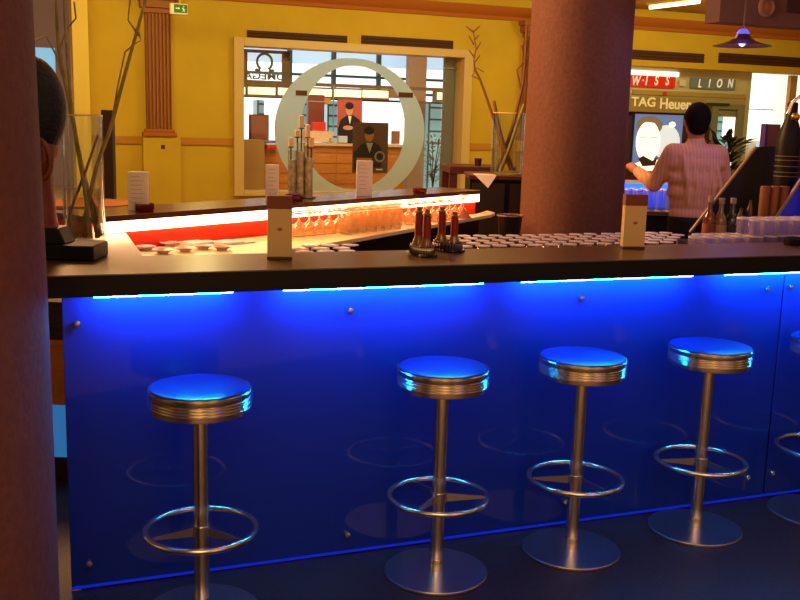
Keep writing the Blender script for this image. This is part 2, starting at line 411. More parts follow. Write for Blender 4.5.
# opal daylight blinds / bright upper middle
shop_w = mat('shop_paint', (196, 140, 74), 0.7)
struct(MB().box(q[0] - 1, q[1] + 4, G1 + .06, G1 + .2, 0, 6).build('wall_shop_back', shop_w, rz=A))
struct(MB().box(q[0] - 1, q[0] - .9, WO + .4, G1, 0, 5).build('wall_shop_left', shop_w, rz=A))
mull = mat('grey_mullion', (70, 92, 100), 0.5)
b = MB()
for x in (290, 334, 379):
    s_ = po(x, 70, G1 - .1)[0]; b.box(s_ - .05, s_ + .05, G1 - .12, G1 - .02, po(350, 92, G1 - .1)[1], 5)
for y in (76.5, 92):
    z_ = po(350, y, G1 - .1)[1]; b.box(q[0], q[1], G1 - .1, G1 - .03, z_ - .03, z_ + .03)
struct(b.build('window_frame', mull, rz=A)); 
q_ = pbox(409, 52, 425, 200, 21.6, .3); tag(MB().box(q_[0], q_[1], 21.6, 21.9, 0, q_[5] + .5).build('wood_pillar', mat('pale_brown', (186, 150, 112), .6), rz=A), 'pale brown square pillar behind the right side of the frosted ring', 'pillar')
for px, lb in (((299, 100, 311, 143), 'tall teal glass cabinet left of the red display case'), ((327, 101, 337, 143), 'narrow teal glass cabinet between display case and red poster'), ((428, 103, 441, 150), 'teal glass cabinet right of the frosted ring'), ((257, 100, 264, 140), 'narrow teal glass cabinet behind the stacked cloths')):
    q_ = pbox(*px, 21.5, .4); t = bthing('glass_cabinet', lb, 'cabinet')
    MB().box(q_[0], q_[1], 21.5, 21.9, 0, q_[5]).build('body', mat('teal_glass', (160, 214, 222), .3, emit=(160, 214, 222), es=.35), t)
    b = MB()
    for k in range(4):
        z_ = q_[4] + (q_[5] - q_[4]) * (k + .6) / 4; b.box(q_[0], q_[1], 21.47, 21.5, z_ - .02, z_ + .02)
    b.box(q_[0], q_[0] + .03, 21.46, 21.5, 0, q_[5]); b.build('shelf', mat('teal_dark', (86, 130, 140), .4), t)
# row of lit sign boxes
LO = 20.5
edges = [(238, 245), (248, 275), (278, 304), (307, 331.5), (334, 361), (362.5, 388), (437, 449)]
names = ['cut by the left frame of the shop window', 'under the left side of the framed symbol', 'right of the framed symbol', 'behind the upper left of the frosted ring', 'left of centre inside the frosted ring', 'right of centre inside the frosted ring', 'right of the frosted ring']
sb = mat('sign_case', (120, 90, 56), .6); lit = glow('sign_opal', (255, 246, 190), 1.15)
for (xa, xb), nm in zip(edges, names):
    dy = (xa - 300) * 0.028
    t = bthing('light_box', 'small cream lit sign box ' + nm, 'sign')
    q = pbox(xa - 1.2, 87 + dy, xb + 1.2, 98 + dy, LO, .2); MB().box(q[0], q[1], LO, LO + .2, q[4], q[5]).build('case', sb, t)
    q = pbox(xa, 88.8 + dy, xb, 96 + dy, LO, .02); MB().box(q[0], q[1], LO - .02, LO, q[4], q[5]).build('opal_face', lit, t)
q = pbox(228, 83.8, 470, 87, LO, .25); q2 = pbox(228, 98.5, 470, 100.5, LO, .25)
tag(MB().box(q[0], q[1], LO + .21, LO + .4, q[4], q[5]).box(q2[0], q2[1], LO + .21, LO + .4, q2[4], q2[5]).build('sign_rail', sb, rz=A), 'long brown rail carrying the row of lit sign boxes', 'rail')
q = pbox(388.5, 89.5, 402, 98, LO, .2); tag(MB().box(*q).build('rail_end_box', mat('olive_brown', (140, 110, 70), .6), rz=A), 'plain olive brown box at the right end of the sign rail', 'box')
q = pbox(310, 98, 331, 104, LO - .3, .2); tag(MB().box(*q).build('orange_pelmet', wood_o, rz=A, bevel=.01), 'orange wooden pelmet above the red display box', 'pelmet')
# framed symbol seen from behind
t = bthing('hanging_frame', 'wood framed glass sign with horseshoe symbol at upper left of shop window', 'sign')
FO = WO + .5
b = MB(); Q = pbox(243, 50, 290, 87, FO, .05); I = pbox(247.5, 53, 282.5, 80.5, FO, .05)
b.box(Q[0], I[0], FO, FO + .06, Q[4], Q[5]); b.box(I[1], Q[1], FO, FO + .06, Q[4], Q[5]); b.box(I[0], I[1], FO, FO + .06, I[5], Q[5]); b.box(I[0], I[1], FO, FO + .06, Q[4], I[4])
b.build('frame', mat('olive_wood', (132, 98, 58), .5), t)
MB().box(I[0], I[1], FO + .03, FO + .035, I[4], I[5]).build('glass_plate', pane, t)
cs, czz = po(264.5, 62, FO); rr = (po(272, 62, FO)[0] - po(257, 62, FO)[0]) / 2
pts = []
for k in range(25):
    a_ = math.radians(-58 + k * 296 / 24); pts.append((cs + rr * math.cos(a_), FO - .01, czz + rr * 1.05 * math.sin(a_)))
pts = [(cs + rr * 1.25, FO - .01, czz - rr * 1.05)] + [(cs + rr * .6, FO - .01, czz - rr * 1.05)] + pts + [(cs - rr * .6, FO - .01, czz - rr * 1.05), (cs - rr * 1.25, FO - .01, czz - rr * 1.05)]
grey = mat('slate_lettering', (84, 104, 120), .5)
MB().tube(pts, .022, 6).build('symbol', grey, t)
ls, lz = po(265, 76.5, FO)
words('OMEGA', .17, grey, 'lettering', t, (ls, FO - .01, lz), mirror=True, sx=1.25)
# grey glass door leaf at right of the window
q = pbox(442, 57, 461, 196, WO + .35, .05); tag(MB().box(*q).build('grey_panel', mat('grey_glass', (126, 124, 120), .25, nz=(3, .06)), rz=A, bevel=.01), 'tall grey panel inside the right edge of the shop window', 'panel')
t = bthing('track_light', 'small brass spotlights at the top right corner of the shop window', 'light')
for x, y in ((449, 56.5), (452, 68)):
    a_ = po(x - 8, y, WO + .32); c_ = po(x + 6, y + 1, WO + .32)
    MB().tube([(a_[0], WO + .3, a_[1]), (c_[0], WO + .3, c_[1])], .012, 6).build('rod', mat('gold_rod', (220, 200, 150), .3, .7), t)
c_ = po(457, 65, WO + .3); MB().box(c_[0] - .06, c_[0] + .06, WO + .22, WO + .3, c_[1] - .1, c_[1] + .07).build('lamp_head', mat('brass_head', (150, 110, 50), .4, .6), t)
# drawer counter
DO = 19.6
t = bthing('drawer_counter', 'long orange wood counter of wide drawers inside the shop', 'counter')
q = pbox(264, 146, 404, 215, DO, .7); MB().box(q[0], q[1], DO + .02, DO + .7, 0, q[5]).build('body', wood_o, t)
q2 = pbox(262, 144.5, 406, 146.5, DO, .1); MB().box(q2[0], q2[1], DO - .05, DO + .75, q[5], q[5] + .05).build('top', mat('pale_top', (230, 190, 130), .4), t)
zz = [po(330, y, DO)[1] for y in (147.5, 153, 163.5, 173.5, 184, 196)]
for k in range(5):
    for j in range(2):
        a_ = q[0] + (q[1] - q[0]) * j / 2 + .01; b_ = q[0] + (q[1] - q[0]) * (j + 1) / 2 - .01
        MB().box(a_, b_, DO, DO + .02, zz[k + 1] + .008, zz[k] - .008).build('drawer', wood_o, t)
t = bthing('shop_cupboard', 'olive beige cupboard at the left end of the shop counter', 'cupboard')
q = pbox(241, 140, 264.5, 215, 18.9, .5); MB().box(q[0], q[1], 18.9, 19.4, 0, q[5]).build('body', mat('olive_beige', (190, 150, 80), .6), t)
MB().box(q[0] + .02, q[1] - .02, 18.88, 18.9, .1, q[5] - .05).build('door', mat('olive_beige2', (198, 156, 84), .6), t)
# display cases / posters
def poster(name, label, px, o, bg, suit, skin_, hair, frame=None, lit_=0.0, scale=1.0, cx=0.5):
    t = bthing(name, label, 'poster'); q = pbox(*px, o, .03); W = q[1] - q[0]; H = q[5] - q[4]
    MB().box(*q).build('board', bg, t)
    def ell(u, v, ru, rv, m, nm, d, n=24):
        c0 = q[0] + W * u; c1 = q[4] + H * v
        MB().prism([(c0 + W * ru * math.cos(2 * PI * k / n), c1 + H * rv * math.sin(2 * PI * k / n)) for k in range(n)], o - d, o - d + .004, 'y').build(nm, m, t)
    def pol(P, m, nm, d): MB().prism([(q[0] + W * u, q[4] + H * v) for u, v in P], o - d, o - d + .004, 'y').build(nm, m, t)
    return t, ell, pol
pskin = mat('print_skin', (214, 150, 110), .5); pblack = mat('print_black', (34, 24, 26), .5)
t, ell, pol = poster('portrait_poster', 'red portrait poster of a man with folded arms inside the frosted ring', (337.5, 99.5, 362, 145), DO + .3, mat('print_red', (190, 84, 62), .6), None, None, None)
pol([(.05, .0), (.02, .35), (.12, .55), (.4, .66), (.62, .66), (.9, .56), (.98, .3), (.98, 0)], pblack, 'suit', .006)
ell(.47, .78, .15, .13, pskin, 'face', .012); ell(.47, .86, .17, .08, pblack, 'hair', .014); ell(.42, .38, .2, .05, pskin, 'hands', .014); pol([(.42, .64), (.56, .64), (.5, .45)], paper, 'shirt_front', .012)
t, ell, pol = poster('portrait_poster', 'dark brown portrait poster of a man and a wristwatch, hanging inside the shop window', (353, 122.5, 388, 173), WO + .6, mat('print_brown', (98, 62, 40), .5), None, None, None)
pol([(.02, 0.05), (.02, .4), (.2, .55), (.38, .62), (.58, .62), (.75, .55), (.85, .4), (.8, .12), (.3, .1)], pblack, 'suit', .006)
ell(.45, .75, .13, .13, mat('print_tan', (170, 112, 66), .5), 'face', .012); ell(.44, .84, .15, .08, pblack, 'hair', .014)
pol([(.36, .6), (.56, .6), (.47, .4)], mat('print_grey', (170, 160, 130), .5), 'shirt_front', .012)
ell(.76, .33, .15, .11, mat('print_steel', (150, 136, 110), .4), 'watch', .014); ell(.76, .33, .1, .075, pblack, 'watch_dial', .018)
pol([(.1, .3), (.55, .3), (.5, .23), (.14, .22)], mat('print_tan', (170, 112, 66)), 'hands', .014)
pol([(.66, .06), (.86, .06), (.86, .085), (.66, .085)], paper, 'caption', .014)
# red box on a stand, framed board, small boxes, figures
q = pbox(311, 107, 327, 131, DO + .3, .25); t = bthing('display_niche', 'white and glass display case holding a dark red box in the shop', 'display case')
MB().box(q[0] - .1, q[1] + .1, DO + .2, DO + .6, po(330, 144.5, DO)[1] + .04, q[4]).build('stand', mat('niche_cream', (232, 196, 150), .5), t)
MB().box(q[0], q[1], DO + .5, DO + .6, q[4], q[5] + .25).build('back', mat('niche_red', (130, 54, 36), .5), t)
b = MB()
for x_ in (q[0] - .12, q[1] + .1): b.box(x_, x_ + .02, DO + .2, DO + .22, q[4], q[5] + .45)
b.box(q[0] - .12, q[1] + .12, DO + .2, DO + .22, q[5] + .1, q[5] + .12).build('glazing_bar', mat('teal_bar', (110, 160, 170), .4), t)
q = pbox(313, 122, 326, 134, DO + .25, .15); tag(MB().box(*q).build('red_box', mat('bright_red', (220, 50, 22), .5), rz=A, bevel=.01), 'bright red gift box in the shop display', 'box')
q = pbox(251, 116, 268, 139.5, 19.8, .05); t = bthing('brown_board', 'small brown framed board behind the left cupboard', 'board')
MB().box(*q).build('board', mat('board_brown', (138, 76, 42), .6), t); MB().box(q[0] - .03, q[1] + .03, 19.85, 19.88, q[4] - .03, q[5] + .03).build('frame', mat('board_frame', (84, 50, 30), .6), t)
for px, c, lb in (((338.5, 136, 347.5, 147), (200, 210, 214), 'pale grey box standing before the red portrait poster'), ((393, 131, 400, 143), (150, 96, 56), 'small brown boxed item right of the dark portrait poster'), ((330.5, 138, 334.5, 144), (190, 170, 140), 'small beige jar left of the red portrait poster')):
    q = pbox(*px, DO + .1, .12); tag(MB().box(q[0], q[1], q[2], q[3], po(330, 144.5, DO)[1] + .035, q[5]).build('display_box', mat('db' + lb[:9], c, .6), rz=A, bevel=.01), lb, 'box')
for px, c, lb in (((262, 140.5, 280, 143), (130, 110, 190), 'lilac folded cloth stacked on the shop counter'), ((266, 143, 281, 145.2), (235, 225, 215), 'white folded cloth under the lilac one'), ((267, 145.3, 282, 149), (200, 50, 44), 'red folded cloth at the bottom of the stack')):
    q = pbox(*px, DO - .35, .25); tag(MB().box(*q).build('folded_cloth', mat('fc' + lb[:5], c, .8), rz=A, bevel=.01), lb, 'cloth')
# opaque shop items right of ring: plant and mullion poster
def leafy(name, label, cat, c, rad, h, n, m, seed, pot=None, length=.12, parent_rz=0):
    rnd = random.Random(seed)
    t = thing(name, label, cat, c); b = MB()
    for i in range(n):
        a_ = rnd.uniform(0, 2 * PI); r_ = rad * rnd.random() ** .5; z_ = h * rnd.uniform(.1, 1)
        p0 = Vector((r_ * math.cos(a_) * (.4 + .6 * z_ / h), r_ * math.sin(a_) * (.4 + .6 * z_ / h), z_)); d = Vector((math.cos(a_) * rnd.uniform(.4, 1), math.sin(a_) * rnd.uniform(.4, 1), rnd.uniform(-.2, .9))).normalized()
        l_ = length * rnd.uniform(.6, 1.2); w_ = d.cross(Vector((0, 0, 1))).normalized() * l_ * .16; up_ = Vector((0, 0, l_ * .06))
        v = [b._v(p0), b._v(p0 + d * l_ * .5 + w_ + up_), b._v(p0 + d * l_), b._v(p0 + d * l_ * .5 - w_ + up_)]
        b.bm.faces.new(v)
    b.build('foliage', m, t)
    s_ = MB()
    for i in range(7):
        a_ = i * 2 * PI / 7; s_.tube([(0, 0, 0), (.3 * rad * math.cos(a_), .3 * rad * math.sin(a_), h * .5), (.7 * rad * math.cos(a_), .7 * rad * math.sin(a_), h * .9)], [.012, .008, .004], 6)
    s_.build('stem', mat('stem_green', (70, 66, 30), .7), t)
    if pot: MB().lathe([(rad * .3, -pot), (rad * .42, -.02), (rad * .46, 0), (rad * .38, 0), (rad * .36, -.03)], 20).build('pot', mat('pot_clay', (90, 60, 44), .6), t)
    return t
leafg = mat('leaf_green', (58, 74, 34), .5)
p = bar(po(433, 176, 18.4)[0], 18.4, po(433, 188, 18.4)[1])
leafy('potted_plant', 'slim leafy plant behind the glass right of the frosted ring', 'plant', p, .22, 1.05, 260, mat('leaf_olive', (128, 116, 50), .5), 3, pot=p.z)

# ================================================================== SHOPFRONT ON THE RIGHT
RO = 17.4
fas = mat('white_fascia', (216, 206, 168), .5)
t = bthing('shop_fascia', 'pale shop fascia board running above the lit shopfront', 'fascia')
q = pbox(560, 74, 746, 121, RO, .2); MB().box(q[0] - 1, q[1], RO, RO + .2, po(690, 95, RO)[1], po(690, 67, RO)[1]).build('board', fas, t)
MB().box(q[0] - 1, po(678, 70, RO)[0], RO - .05, RO, po(650, 74, RO)[1] - .03, po(650, 74, RO)[1] + .06).build('lamp_strip', glow('fascia_lamp', (255, 250, 215), 1.6), t)
MB().box(q[0] - 1, q[1], RO, RO + .1, po(690, 95, RO)[1] - .42, po(690, 95, RO)[1]).build('lower_band', mat('pale_olive', (186, 168, 120), .5), t)
RS = RO - .09
def signboard(x0, x1, y0, y1, c, txt, tc, label, size, spacing):
    t = bthing('sign_board', label, 'sign'); q = pbox(x0, y0, x1, y1, RS, .06); MB().box(*q).build('panel', mat('sb' + txt, c, .5, emit=c, es=.35), t)
    for ch, xx in spacing:
        s_, z_ = po(xx, (y0 + y1) / 2, RS)
        words(ch, size, mat('letter_white', (250, 240, 220), .5, emit=(250, 240, 220), es=.35), 'letter', t, (s_, RS - .006, z_), shear=.18, sx=.7)
    return t
signboard(610, 675.5, 75.5, 86.5, (214, 34, 16), 'SWISS', None, 'red sign board with widely spaced white letters', .26, (('S', 623), ('W', 635.5), ('\u00b7', 642.5), ('I', 646), ('S', 656), ('S', 667)))
signboard(691.5, 735.5, 78.5, 89, (104, 104, 88), 'LION', None, 'grey sign board reading LION right of the red one', .24, (('L', 699.5), ('I', 709), ('O', 719), ('N', 730)))
t = bthing('logo_tile', 'tiny white tile between the red and the grey sign boards', 'sign'); q = pbox(680, 80, 686, 86, RS, .04); MB().box(*q).build('tile', paper, t)
t = bthing('brand_sign', 'brown glass sign reading TAG Heuer above the lit portrait', 'sign')
q = pbox(600, 97, 706, 112, RO - .5, .08); MB().box(*q).build('panel', mat('brown_glass', (138, 112, 50), .3, emit=(138, 112, 50), es=.25), t)
lt = mat('lt_cream', (214, 190, 130), .5, emit=(214, 190, 130), es=.5)
s_, z_ = po(643.5, 102.3, RO - .5); words('TAG', .25, lt, 'lettering', t, (s_, RO - .506, z_), sx=1.15)
s_, z_ = po(675, 104.5, RO - .5); words('Heuer', .29, lt, 'lettering', t, (s_, RO - .506, z_), sx=1.0)
q = pbox(632, 92, 745, 96.5, RO, .02); t = bthing('price_strip', 'narrow olive strip with a small red square under the red sign', 'strip')
MB().box(q[0], q[1], RO - .03, RO - .002, q[4], q[5]).build('strip', mat('strip_olive', (190, 160, 90), .5), t)
q = pbox(663, 92, 667, 95.5, RO - .04, .01); MB().box(*q).build('red_square', mat('bright_red', (220, 50, 22)), t)
# dark shopfront wall with lit portrait
dk = mat('dark_shopfront', (62, 30, 20), .6)
PO = RO - .4
t = bthing('shopfront_wall', 'dark brown shopfront wall around the lit portrait', 'wall panel')
q = pbox(590, 112.5, 706, 240, PO + .1, .2); MB().box(q[0], q[1], PO + .1, PO + .3, 0, q[5]).build('panel', dk, t)
blu = mat('print_blue_grey', (90, 110, 150), .5, emit=(90, 110, 160), es=.8)
t, ell, pol = poster('lit_portrait', 'large backlit portrait of a bright face behind the barman', (634, 114.5, 681.5, 171), PO, blu, None, None, None)
facem = glow('print_bright_skin', (255, 246, 214), 1.2); hairm = mat('print_hair', (120, 100, 84), .5, emit=(120, 100, 84), es=.6)
pol([(.0, .0), (.02, .12), (.3, .22), (.5, .2), (.98, .3), (.98, 0)], facem, 'shoulder', .01)
ell(.66, .52, .3, .3, mat('print_glow', (200, 214, 226), .5, emit=(200, 214, 226), es=.8), 'highlight', .005); ell(.77, .83, .07, .05, facem, 'lamp_dot', .008)
ell(.29, .8, .27, .17, hairm, 'hair', .012); ell(.28, .52, .25, .36, facem, 'face', .016)
pol([(.05, .78), (.2, .86), (.4, .85), (.53, .74), (.55, .84), (.4, .95), (.2, .96), (.06, .9)], hairm, 'fringe', .02)
brow = mat('print_brow', (200, 180, 140), .5, emit=(200, 180, 140), es=.7)
pol([(.1, .6), (.24, .61), (.24, .59), (.1, .58)], brow, 'eyebrow', .02); pol([(.32, .61), (.47, .6), (.47, .58), (.32, .59)], brow, 'eyebrow', .02)
pol([(.1, .22), (.2, .27), (.4, .18), (.5, .25), (.46, .1), (.2, .08)], mat('print_collar', (60, 50, 40), .5), 'collar', .02)
# lit interior, glass door
IN = 20.5
struct(MB().box(*pbox(700, 40, 880, 260, IN, .1)).build('wall_shop_right', glow('lit_shop_wall', (240, 250, 225), 1.1), rz=A))
t = bthing('shop_door', 'glazed door with pale frame between barman and bright shop window', 'door')
q = pbox(707, 104, 739, 250, RO - .1, .06); I = pbox(713, 109, 732, 250, RO - .1, .06); gm = mat('door_frame_grey', (140, 140, 110), .5)
MB().box(q[0], I[0], RO - .1, RO - .04, 0, q[5]).box(I[1], q[1], RO - .1, RO - .04, 0, q[5]).box(I[0], I[1], RO - .1, RO - .04, I[5], q[5]).box(I[0], I[1], RO - .1, RO - .04, 0, .3).build('frame', gm, t)
MB().box(I[0], I[1], RO - .08, RO - .07, .3, I[5]).build('pane', pane, t)
MB().box(*pbox(706, 103, 730, 105.5, RO - .15, .05)).build('closer', mat('dark_closer', (60, 60, 50), .5), t)
cab = mat('cabinet_teal', (120, 180, 170), .5, emit=(150, 215, 205), es=.55)
t = bthing('display_cabinet', 'bluish lit display cabinet seen through the glazed door', 'cabinet')
q = pbox(712, 116, 730, 160, IN - .5, .3); MB().box(q[0], q[1], IN - .5, IN - .2, 0, q[5]).build('case', cab, t)
b = MB()
for y in (122, 131, 140, 150):
    z_ = po(720, y, IN - .5)[1]; b.box(q[0], q[1], IN - .55, IN - .5, z_ - .02, z_ + .02)
b.build('shelf', mat('shelf_grey', (110, 130, 120), .5), t)
t = bthing('display_cabinet', 'bluish lit display cabinet low in the bright shop window', 'cabinet')
q = pbox(751, 122, 766, 160, IN - .5, .3); MB().box(q[0], q[1], IN - .5, IN - .2, 0, q[5]).build('case', mat('cabinet_pale', (190, 225, 230), .5, emit=(190, 225, 230), es=.8), t)
MB().box(q[0], q[1], IN - .55, IN - .5, q[5] - .35, q[5] - .3).build('shelf', mat('shelf_grey', (110, 130, 120)), t)
# bright lit curtain/pillar and its ring lamp
white = glow('white_lit_column', (255, 253, 235), 1.5)
s_ = po(763, 110, RO + .4)[0]; sp = (po(782, 110, RO + .4)[0] - po(745, 110, RO + .4)[0]) / 2
t = bthing('lit_pillar', 'glowing white round pillar at the right of the shopfront', 'pillar')
MB().lathe([(sp, po(763, 150, RO)[1] + .2), (sp, po(763, 108, RO)[1]), (sp * 1.03, po(763, 95, RO)[1]), (sp, po(763, 74, RO)[1])], 40, c=(s_, RO + .4 + sp, 0)).build('shade', white, t)
MB().lathe([(sp * .5, 0), (sp * .5, po(763, 150, RO)[1] + .2)], 24, c=(s_, RO + .4 + sp, 0)).build('stem', paper, t)
zr = po(763, 109, RO)[1]
MB().tube([(s_ + (sp + .03) * math.cos(2 * PI * k / 40), RO + .4 + sp + (sp + .03) * math.sin(2 * PI * k / 40), zr) for k in range(40)], .012, 6, closed=True).build('ring', mat('ring_olive', (170, 160, 100), .5), t)
q = pbox(741, 70, 745, 240, RO, .1); tag(MB().box(q[0], q[1], RO, RO + .1, 0, q[5]).build('corner_post', mat('pale_post', (200, 200, 170), .5), rz=A), 'slim pale post left of the glowing pillar', 'post')
q = pbox(783.5, 75, 790, 240, RO, .1); tag(MB().box(q[0], q[1], RO, RO + .1, 0, q[5]).build('timber_post', mat('tan_post', (190, 150, 90), .5), rz=A), 'tan post right of the glowing pillar', 'post')

# ================================================================== BAR
ZT, ZU = 1.188, 1.118
P1 = pz(143, 256, ZT); P2 = pz(126, 233, ZT)
Bf = lambda t_: Vector((0 + .605 * t_, 5.65 + .796 * t_))     # inner line of the rear wing
bn = Vector((-.796, .605))                                     # its outward normal
t0 = (P2.x - 0) / .605
tE = .50 / .605
SL = -0.12                                                     # left end of the counter (bar frame)
Bs = Bf(t0); Bo = Bs + bn * .33
sP1, oP1 = so(P1); sP2, oP2 = so(Vector((Bs.x, Bs.y, 0))); sBo, oBo = so(Vector((Bo.x, Bo.y, 0)))
t = bthing('bar_counter', 'long dark wooden bar counter over the blue glowing front', 'bar counter')
poly = [(SL, 3.15), (7.2, 3.15), (7.2, 3.555), (sP1, 3.555), (sP2, oP2), (sBo, oBo), (SL, oBo - .02)]
MB().prism(poly, ZU + .004, ZT).build('countertop', countertop_m, t, bevel=.003)
poly2 = [(SL + .003, 3.146), (7.19, 3.146), (7.19, 3.152), (SL + .003, 3.152)]
MB().prism(poly2, ZU, ZT - .003).build('front_edge', edge_m, t)
SP = po(62, 310, 3.45)[0]                                     # left end of the blue front
seam = po(773.5, 380, 3.45)[0]
backm = mat('black_carcass', (16, 14, 20), .6)
MB().box(SP + .05, 7.1, 3.475, 3.53, 0.0, ZU).build('carcass', backm, t)
MB().box(SP + .03, 7.1, 3.462, 3.475, 0.0, .028).build('plinth_strip', mat('brown_plinth', (80, 50, 40), .35, .5), t)
tips = []
for a_, b_, lb, bolts in ((SP, seam - .004, 'wide blue frosted glass front panel of the bar', [(77, 323), (350, 310), (581, 298), (767, 289), (89, 563), (347, 534), (565, 501), (747, 477)]),
                   (seam + .004, 7.1, 'next blue frosted glass panel, right of the narrow seam', [(781, 287), (767.5, 473), (900, 281)])):
    t = bthing('front_panel', lb, 'panel')
    MB().box(a_, b_, 3.444, 3.456, .018, ZU - .002).build('glass_sheet', panel_m, t, bevel=.002)
    MB().box(a_, b_, 3.4425, 3.457, .008, .018).build('edge_glow', edgeglow, t)
    for bx, by in bolts:
        s_, z_ = po(bx, by, 3.44)
        s_ = min(max(s_, a_ + .03), b_ - .03)
        k = MB(); k.T = Matrix.Translation((s_, 3.444, z_)) @ Matrix.Rotation(PI / 2, 4, 'X')
        k.lathe([(.012, 0), (.012, .012), (.010, .016), (.004, .017)], 16).build('bolt', steel, t)
# blue tubes beneath the overhang
tub = glow('blue_tube', (30, 160, 255), 165.0)
for (xa, xb), lb in zip(((94, 232), (283, 482), (520, 690), (722, 900)), ('leftmost blue tube lamp under the counter overhang', 'second blue tube lamp from the left under the counter overhang', 'blue tube lamp under the counter above the two middle right stools', 'blue tube lamp under the right end of the counter')):
    t = bthing('tube_lamp', lb, 'lamp')
    a_, b_ = po(xa, 300, 3.39)[0], po(xb, 290, 3.39)[0]
    MB().tube([(a_, 3.385, ZU - .037), (b_, 3.385, ZU - .037)], .009, 8).build('lamp_tube', tub, t)
    MB().box(a_ - .03, b_ + .03, 3.37, 3.40, ZU - .028, ZU).build('batten', backm, t)

# side panels of the bar at its left end
t = bthing('bar_cabinet', 'left side of the bar seen in the gap beside the column', 'bar cabinet')
c0 = pY(30, 400, 4.35); c1 = pY(66, 400, 4.35)
def zat(y): return pY(58, y, 4.35).z
t.rotation_euler.z = 0
for nm, ya, yb, mm in (('dark_weave', 302, 340, mat('dark_weave', (60, 40, 28), .7, nz=(60, .6))), ('wood_panel', 340, 405, wood_o), ('pale_blue_panel', 405, 457, mat('pale_blue_glow', (60, 130, 200), .4, emit=(50, 130, 205), es=.55)), ('black_plinth', 457, 640, backm)):  # pale blue panel's emission stands in for blue light on it
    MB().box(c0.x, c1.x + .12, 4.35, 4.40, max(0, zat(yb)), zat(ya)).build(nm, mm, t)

# rear wing of the bar
ang = math.atan2(.796, .605)
XT = .15                                                       # how far the upper part runs on over the front counter's corner
t = thing('rear_counter', 'rear wing of the bar with a glowing light strip and dark top', 'bar counter', (Bs.x, Bs.y, 0), ang)
LB = tE - t0                                                   # length; local x along, local y outward
MB().box(-XT - .02, LB, -.0, .33, 1.238, 1.264).build('countertop', mat('dark_red_oak', (74, 40, 28), .2, nz=(14, .3), stretch=(1, 14, 14)), t, bevel=.003)
MB().box(-XT, LB - .01, .006, .02, 1.192, 1.238).build('light_strip', glow('warm_white_strip', (255, 196, 140), 12.0), t)
MB().box(.01, LB - .03, .022, .30, 0.0, 1.10).box(.01, LB - .03, .022, .30, 1.10, 1.189).box(-XT, LB - .03, .026, .30, 1.189, 1.238).build('body', redwall, t)
MB().box(0.02, LB - .03, .302, .31, .05, 1.2).build('outer_panel', mat('dark_outer', (40, 26, 24), .5), t)
# working surface
t = bthing('worktop', 'pale lit work surface with drying glasses inside the bar', 'worktop')
W = []
for v in (Bf(t0 - .1) , Bf(tE - .05), pz(487, 210.5, 1.115), pz(495, 212.5, 1.115), pz(491, 214.5, 1.115), pz(290, 250, 1.115), pz(243, 258, 1.115), pz(160, 262, 1.115)):
    W.append(so(Vector((v.x, v.y, 0))))
MB().prism(W, 1.095, 1.115).build('surface', worktop_m, t, bevel=.002)
Wb = [so((Bf(u) - bn * d).to_3d()) for u, d in ((t0 + .15, .01), (tE - .2, .01), (tE - .2, .12), (t0 + .45, .30), (t0 + .15, .30))]
MB().prism(Wb, 0.0, 1.095).build('cabinet', black, t)
# rack shelf behind the front counter
t = bthing('glass_shelf', 'dark shelf behind the front counter full of upturned glasses', 'shelf')
MB().prism([(.93, 3.585), (4.6, 3.585), (4.6, 3.775), (2.5, 3.775), (2.5, 4.06), (.93, 4.06)], 1.045, 1.06).build('board', black, t)
MB().box(.93, 4.6, 3.585, 3.60, 0.0, 1.045).box(.93, 2.5, 4.04, 4.06, 0, 1.045).build('support', black, t)

# ================================================================== GLASSWARE
gl = thin_glass('lilac_lit_glass', (0.90, 0.86, 0.98), 1.5, .06, (226, 214, 250, .16))  # lilac light on the clear glass put into its tint
gw = thin_glass('warm_lit_glass', (1.0, 0.93, 0.80), 1.5, .06, (255, 226, 170, .20))  # same glass with the warm light put into its tint
rim_c = mat('rim_glint', (240, 228, 250), .12, trans=.25); rim_w = mat('warm_rim_glint', (255, 226, 180), .12, trans=.25)  # pale rim colour stands in for sparkle along the glass edges
def rimmed(mb, nm, m, h, lo_=.10, hi_=.92):
    me = mb.mesh(nm, [m, rim_w if m == gw else rim_c])
    for p in me.polygons:
        z_ = sum(me.vertices[v].co.z for v in p.vertices) / len(p.vertices)
        if z_ > h * hi_ or z_ < h * lo_: p.material_index = 1
    return me
def stem_mesh(m, h=.128, rb=.034, rf=.031):  # upturned stemmed glass, bowl down, foot up
    pr = [(rb * .92, 0), (rb, h * .25), (rb * .82, h * .42), (.008, h * .55), (.004, h * .62), (.004, h * .93), (rf, h * .97), (rf, h), (.006, h * 1.01)]
    return rimmed(MB().lathe(pr, 20), 'stem_glass', m, h, .0, .95)
def tumbler_mesh(m, h=.12, r=.032):
    pr = [(r * .85, 0), (r * .86, .008), (r * .99, h * .95), (r, h), (r * .93, h), (r * .92, h * .96), (r * .80, .012), (.003, .012)]
    return rimmed(MB().lathe(pr, 20), 'tumbler', m, h)
def upturned_mesh(m, h=.12, r=.032):
    pr = [(r, 0), (r * .99, .006), (r * .87, h * .94), (r * .86, h * .97), (r * .8, h), (.003, h)]
    return rimmed(MB().lathe(pr, 20), 'straight_glass', m, h, .04, .93)
def place(mesh, name, p, label, cat, group, rz=0.0):
    o = bpy.data.objects.new(name, mesh); col.objects.link(o); o.location = p; o.rotation_euler.z = rz
    return tag(o, label, cat, group)
stem = stem_mesh(gl)
LBL = 'upturned stemmed glass in the rack behind the counter'
ROWS = ['nearest', 'second nearest', 'middle', 'second farthest', 'farthest']
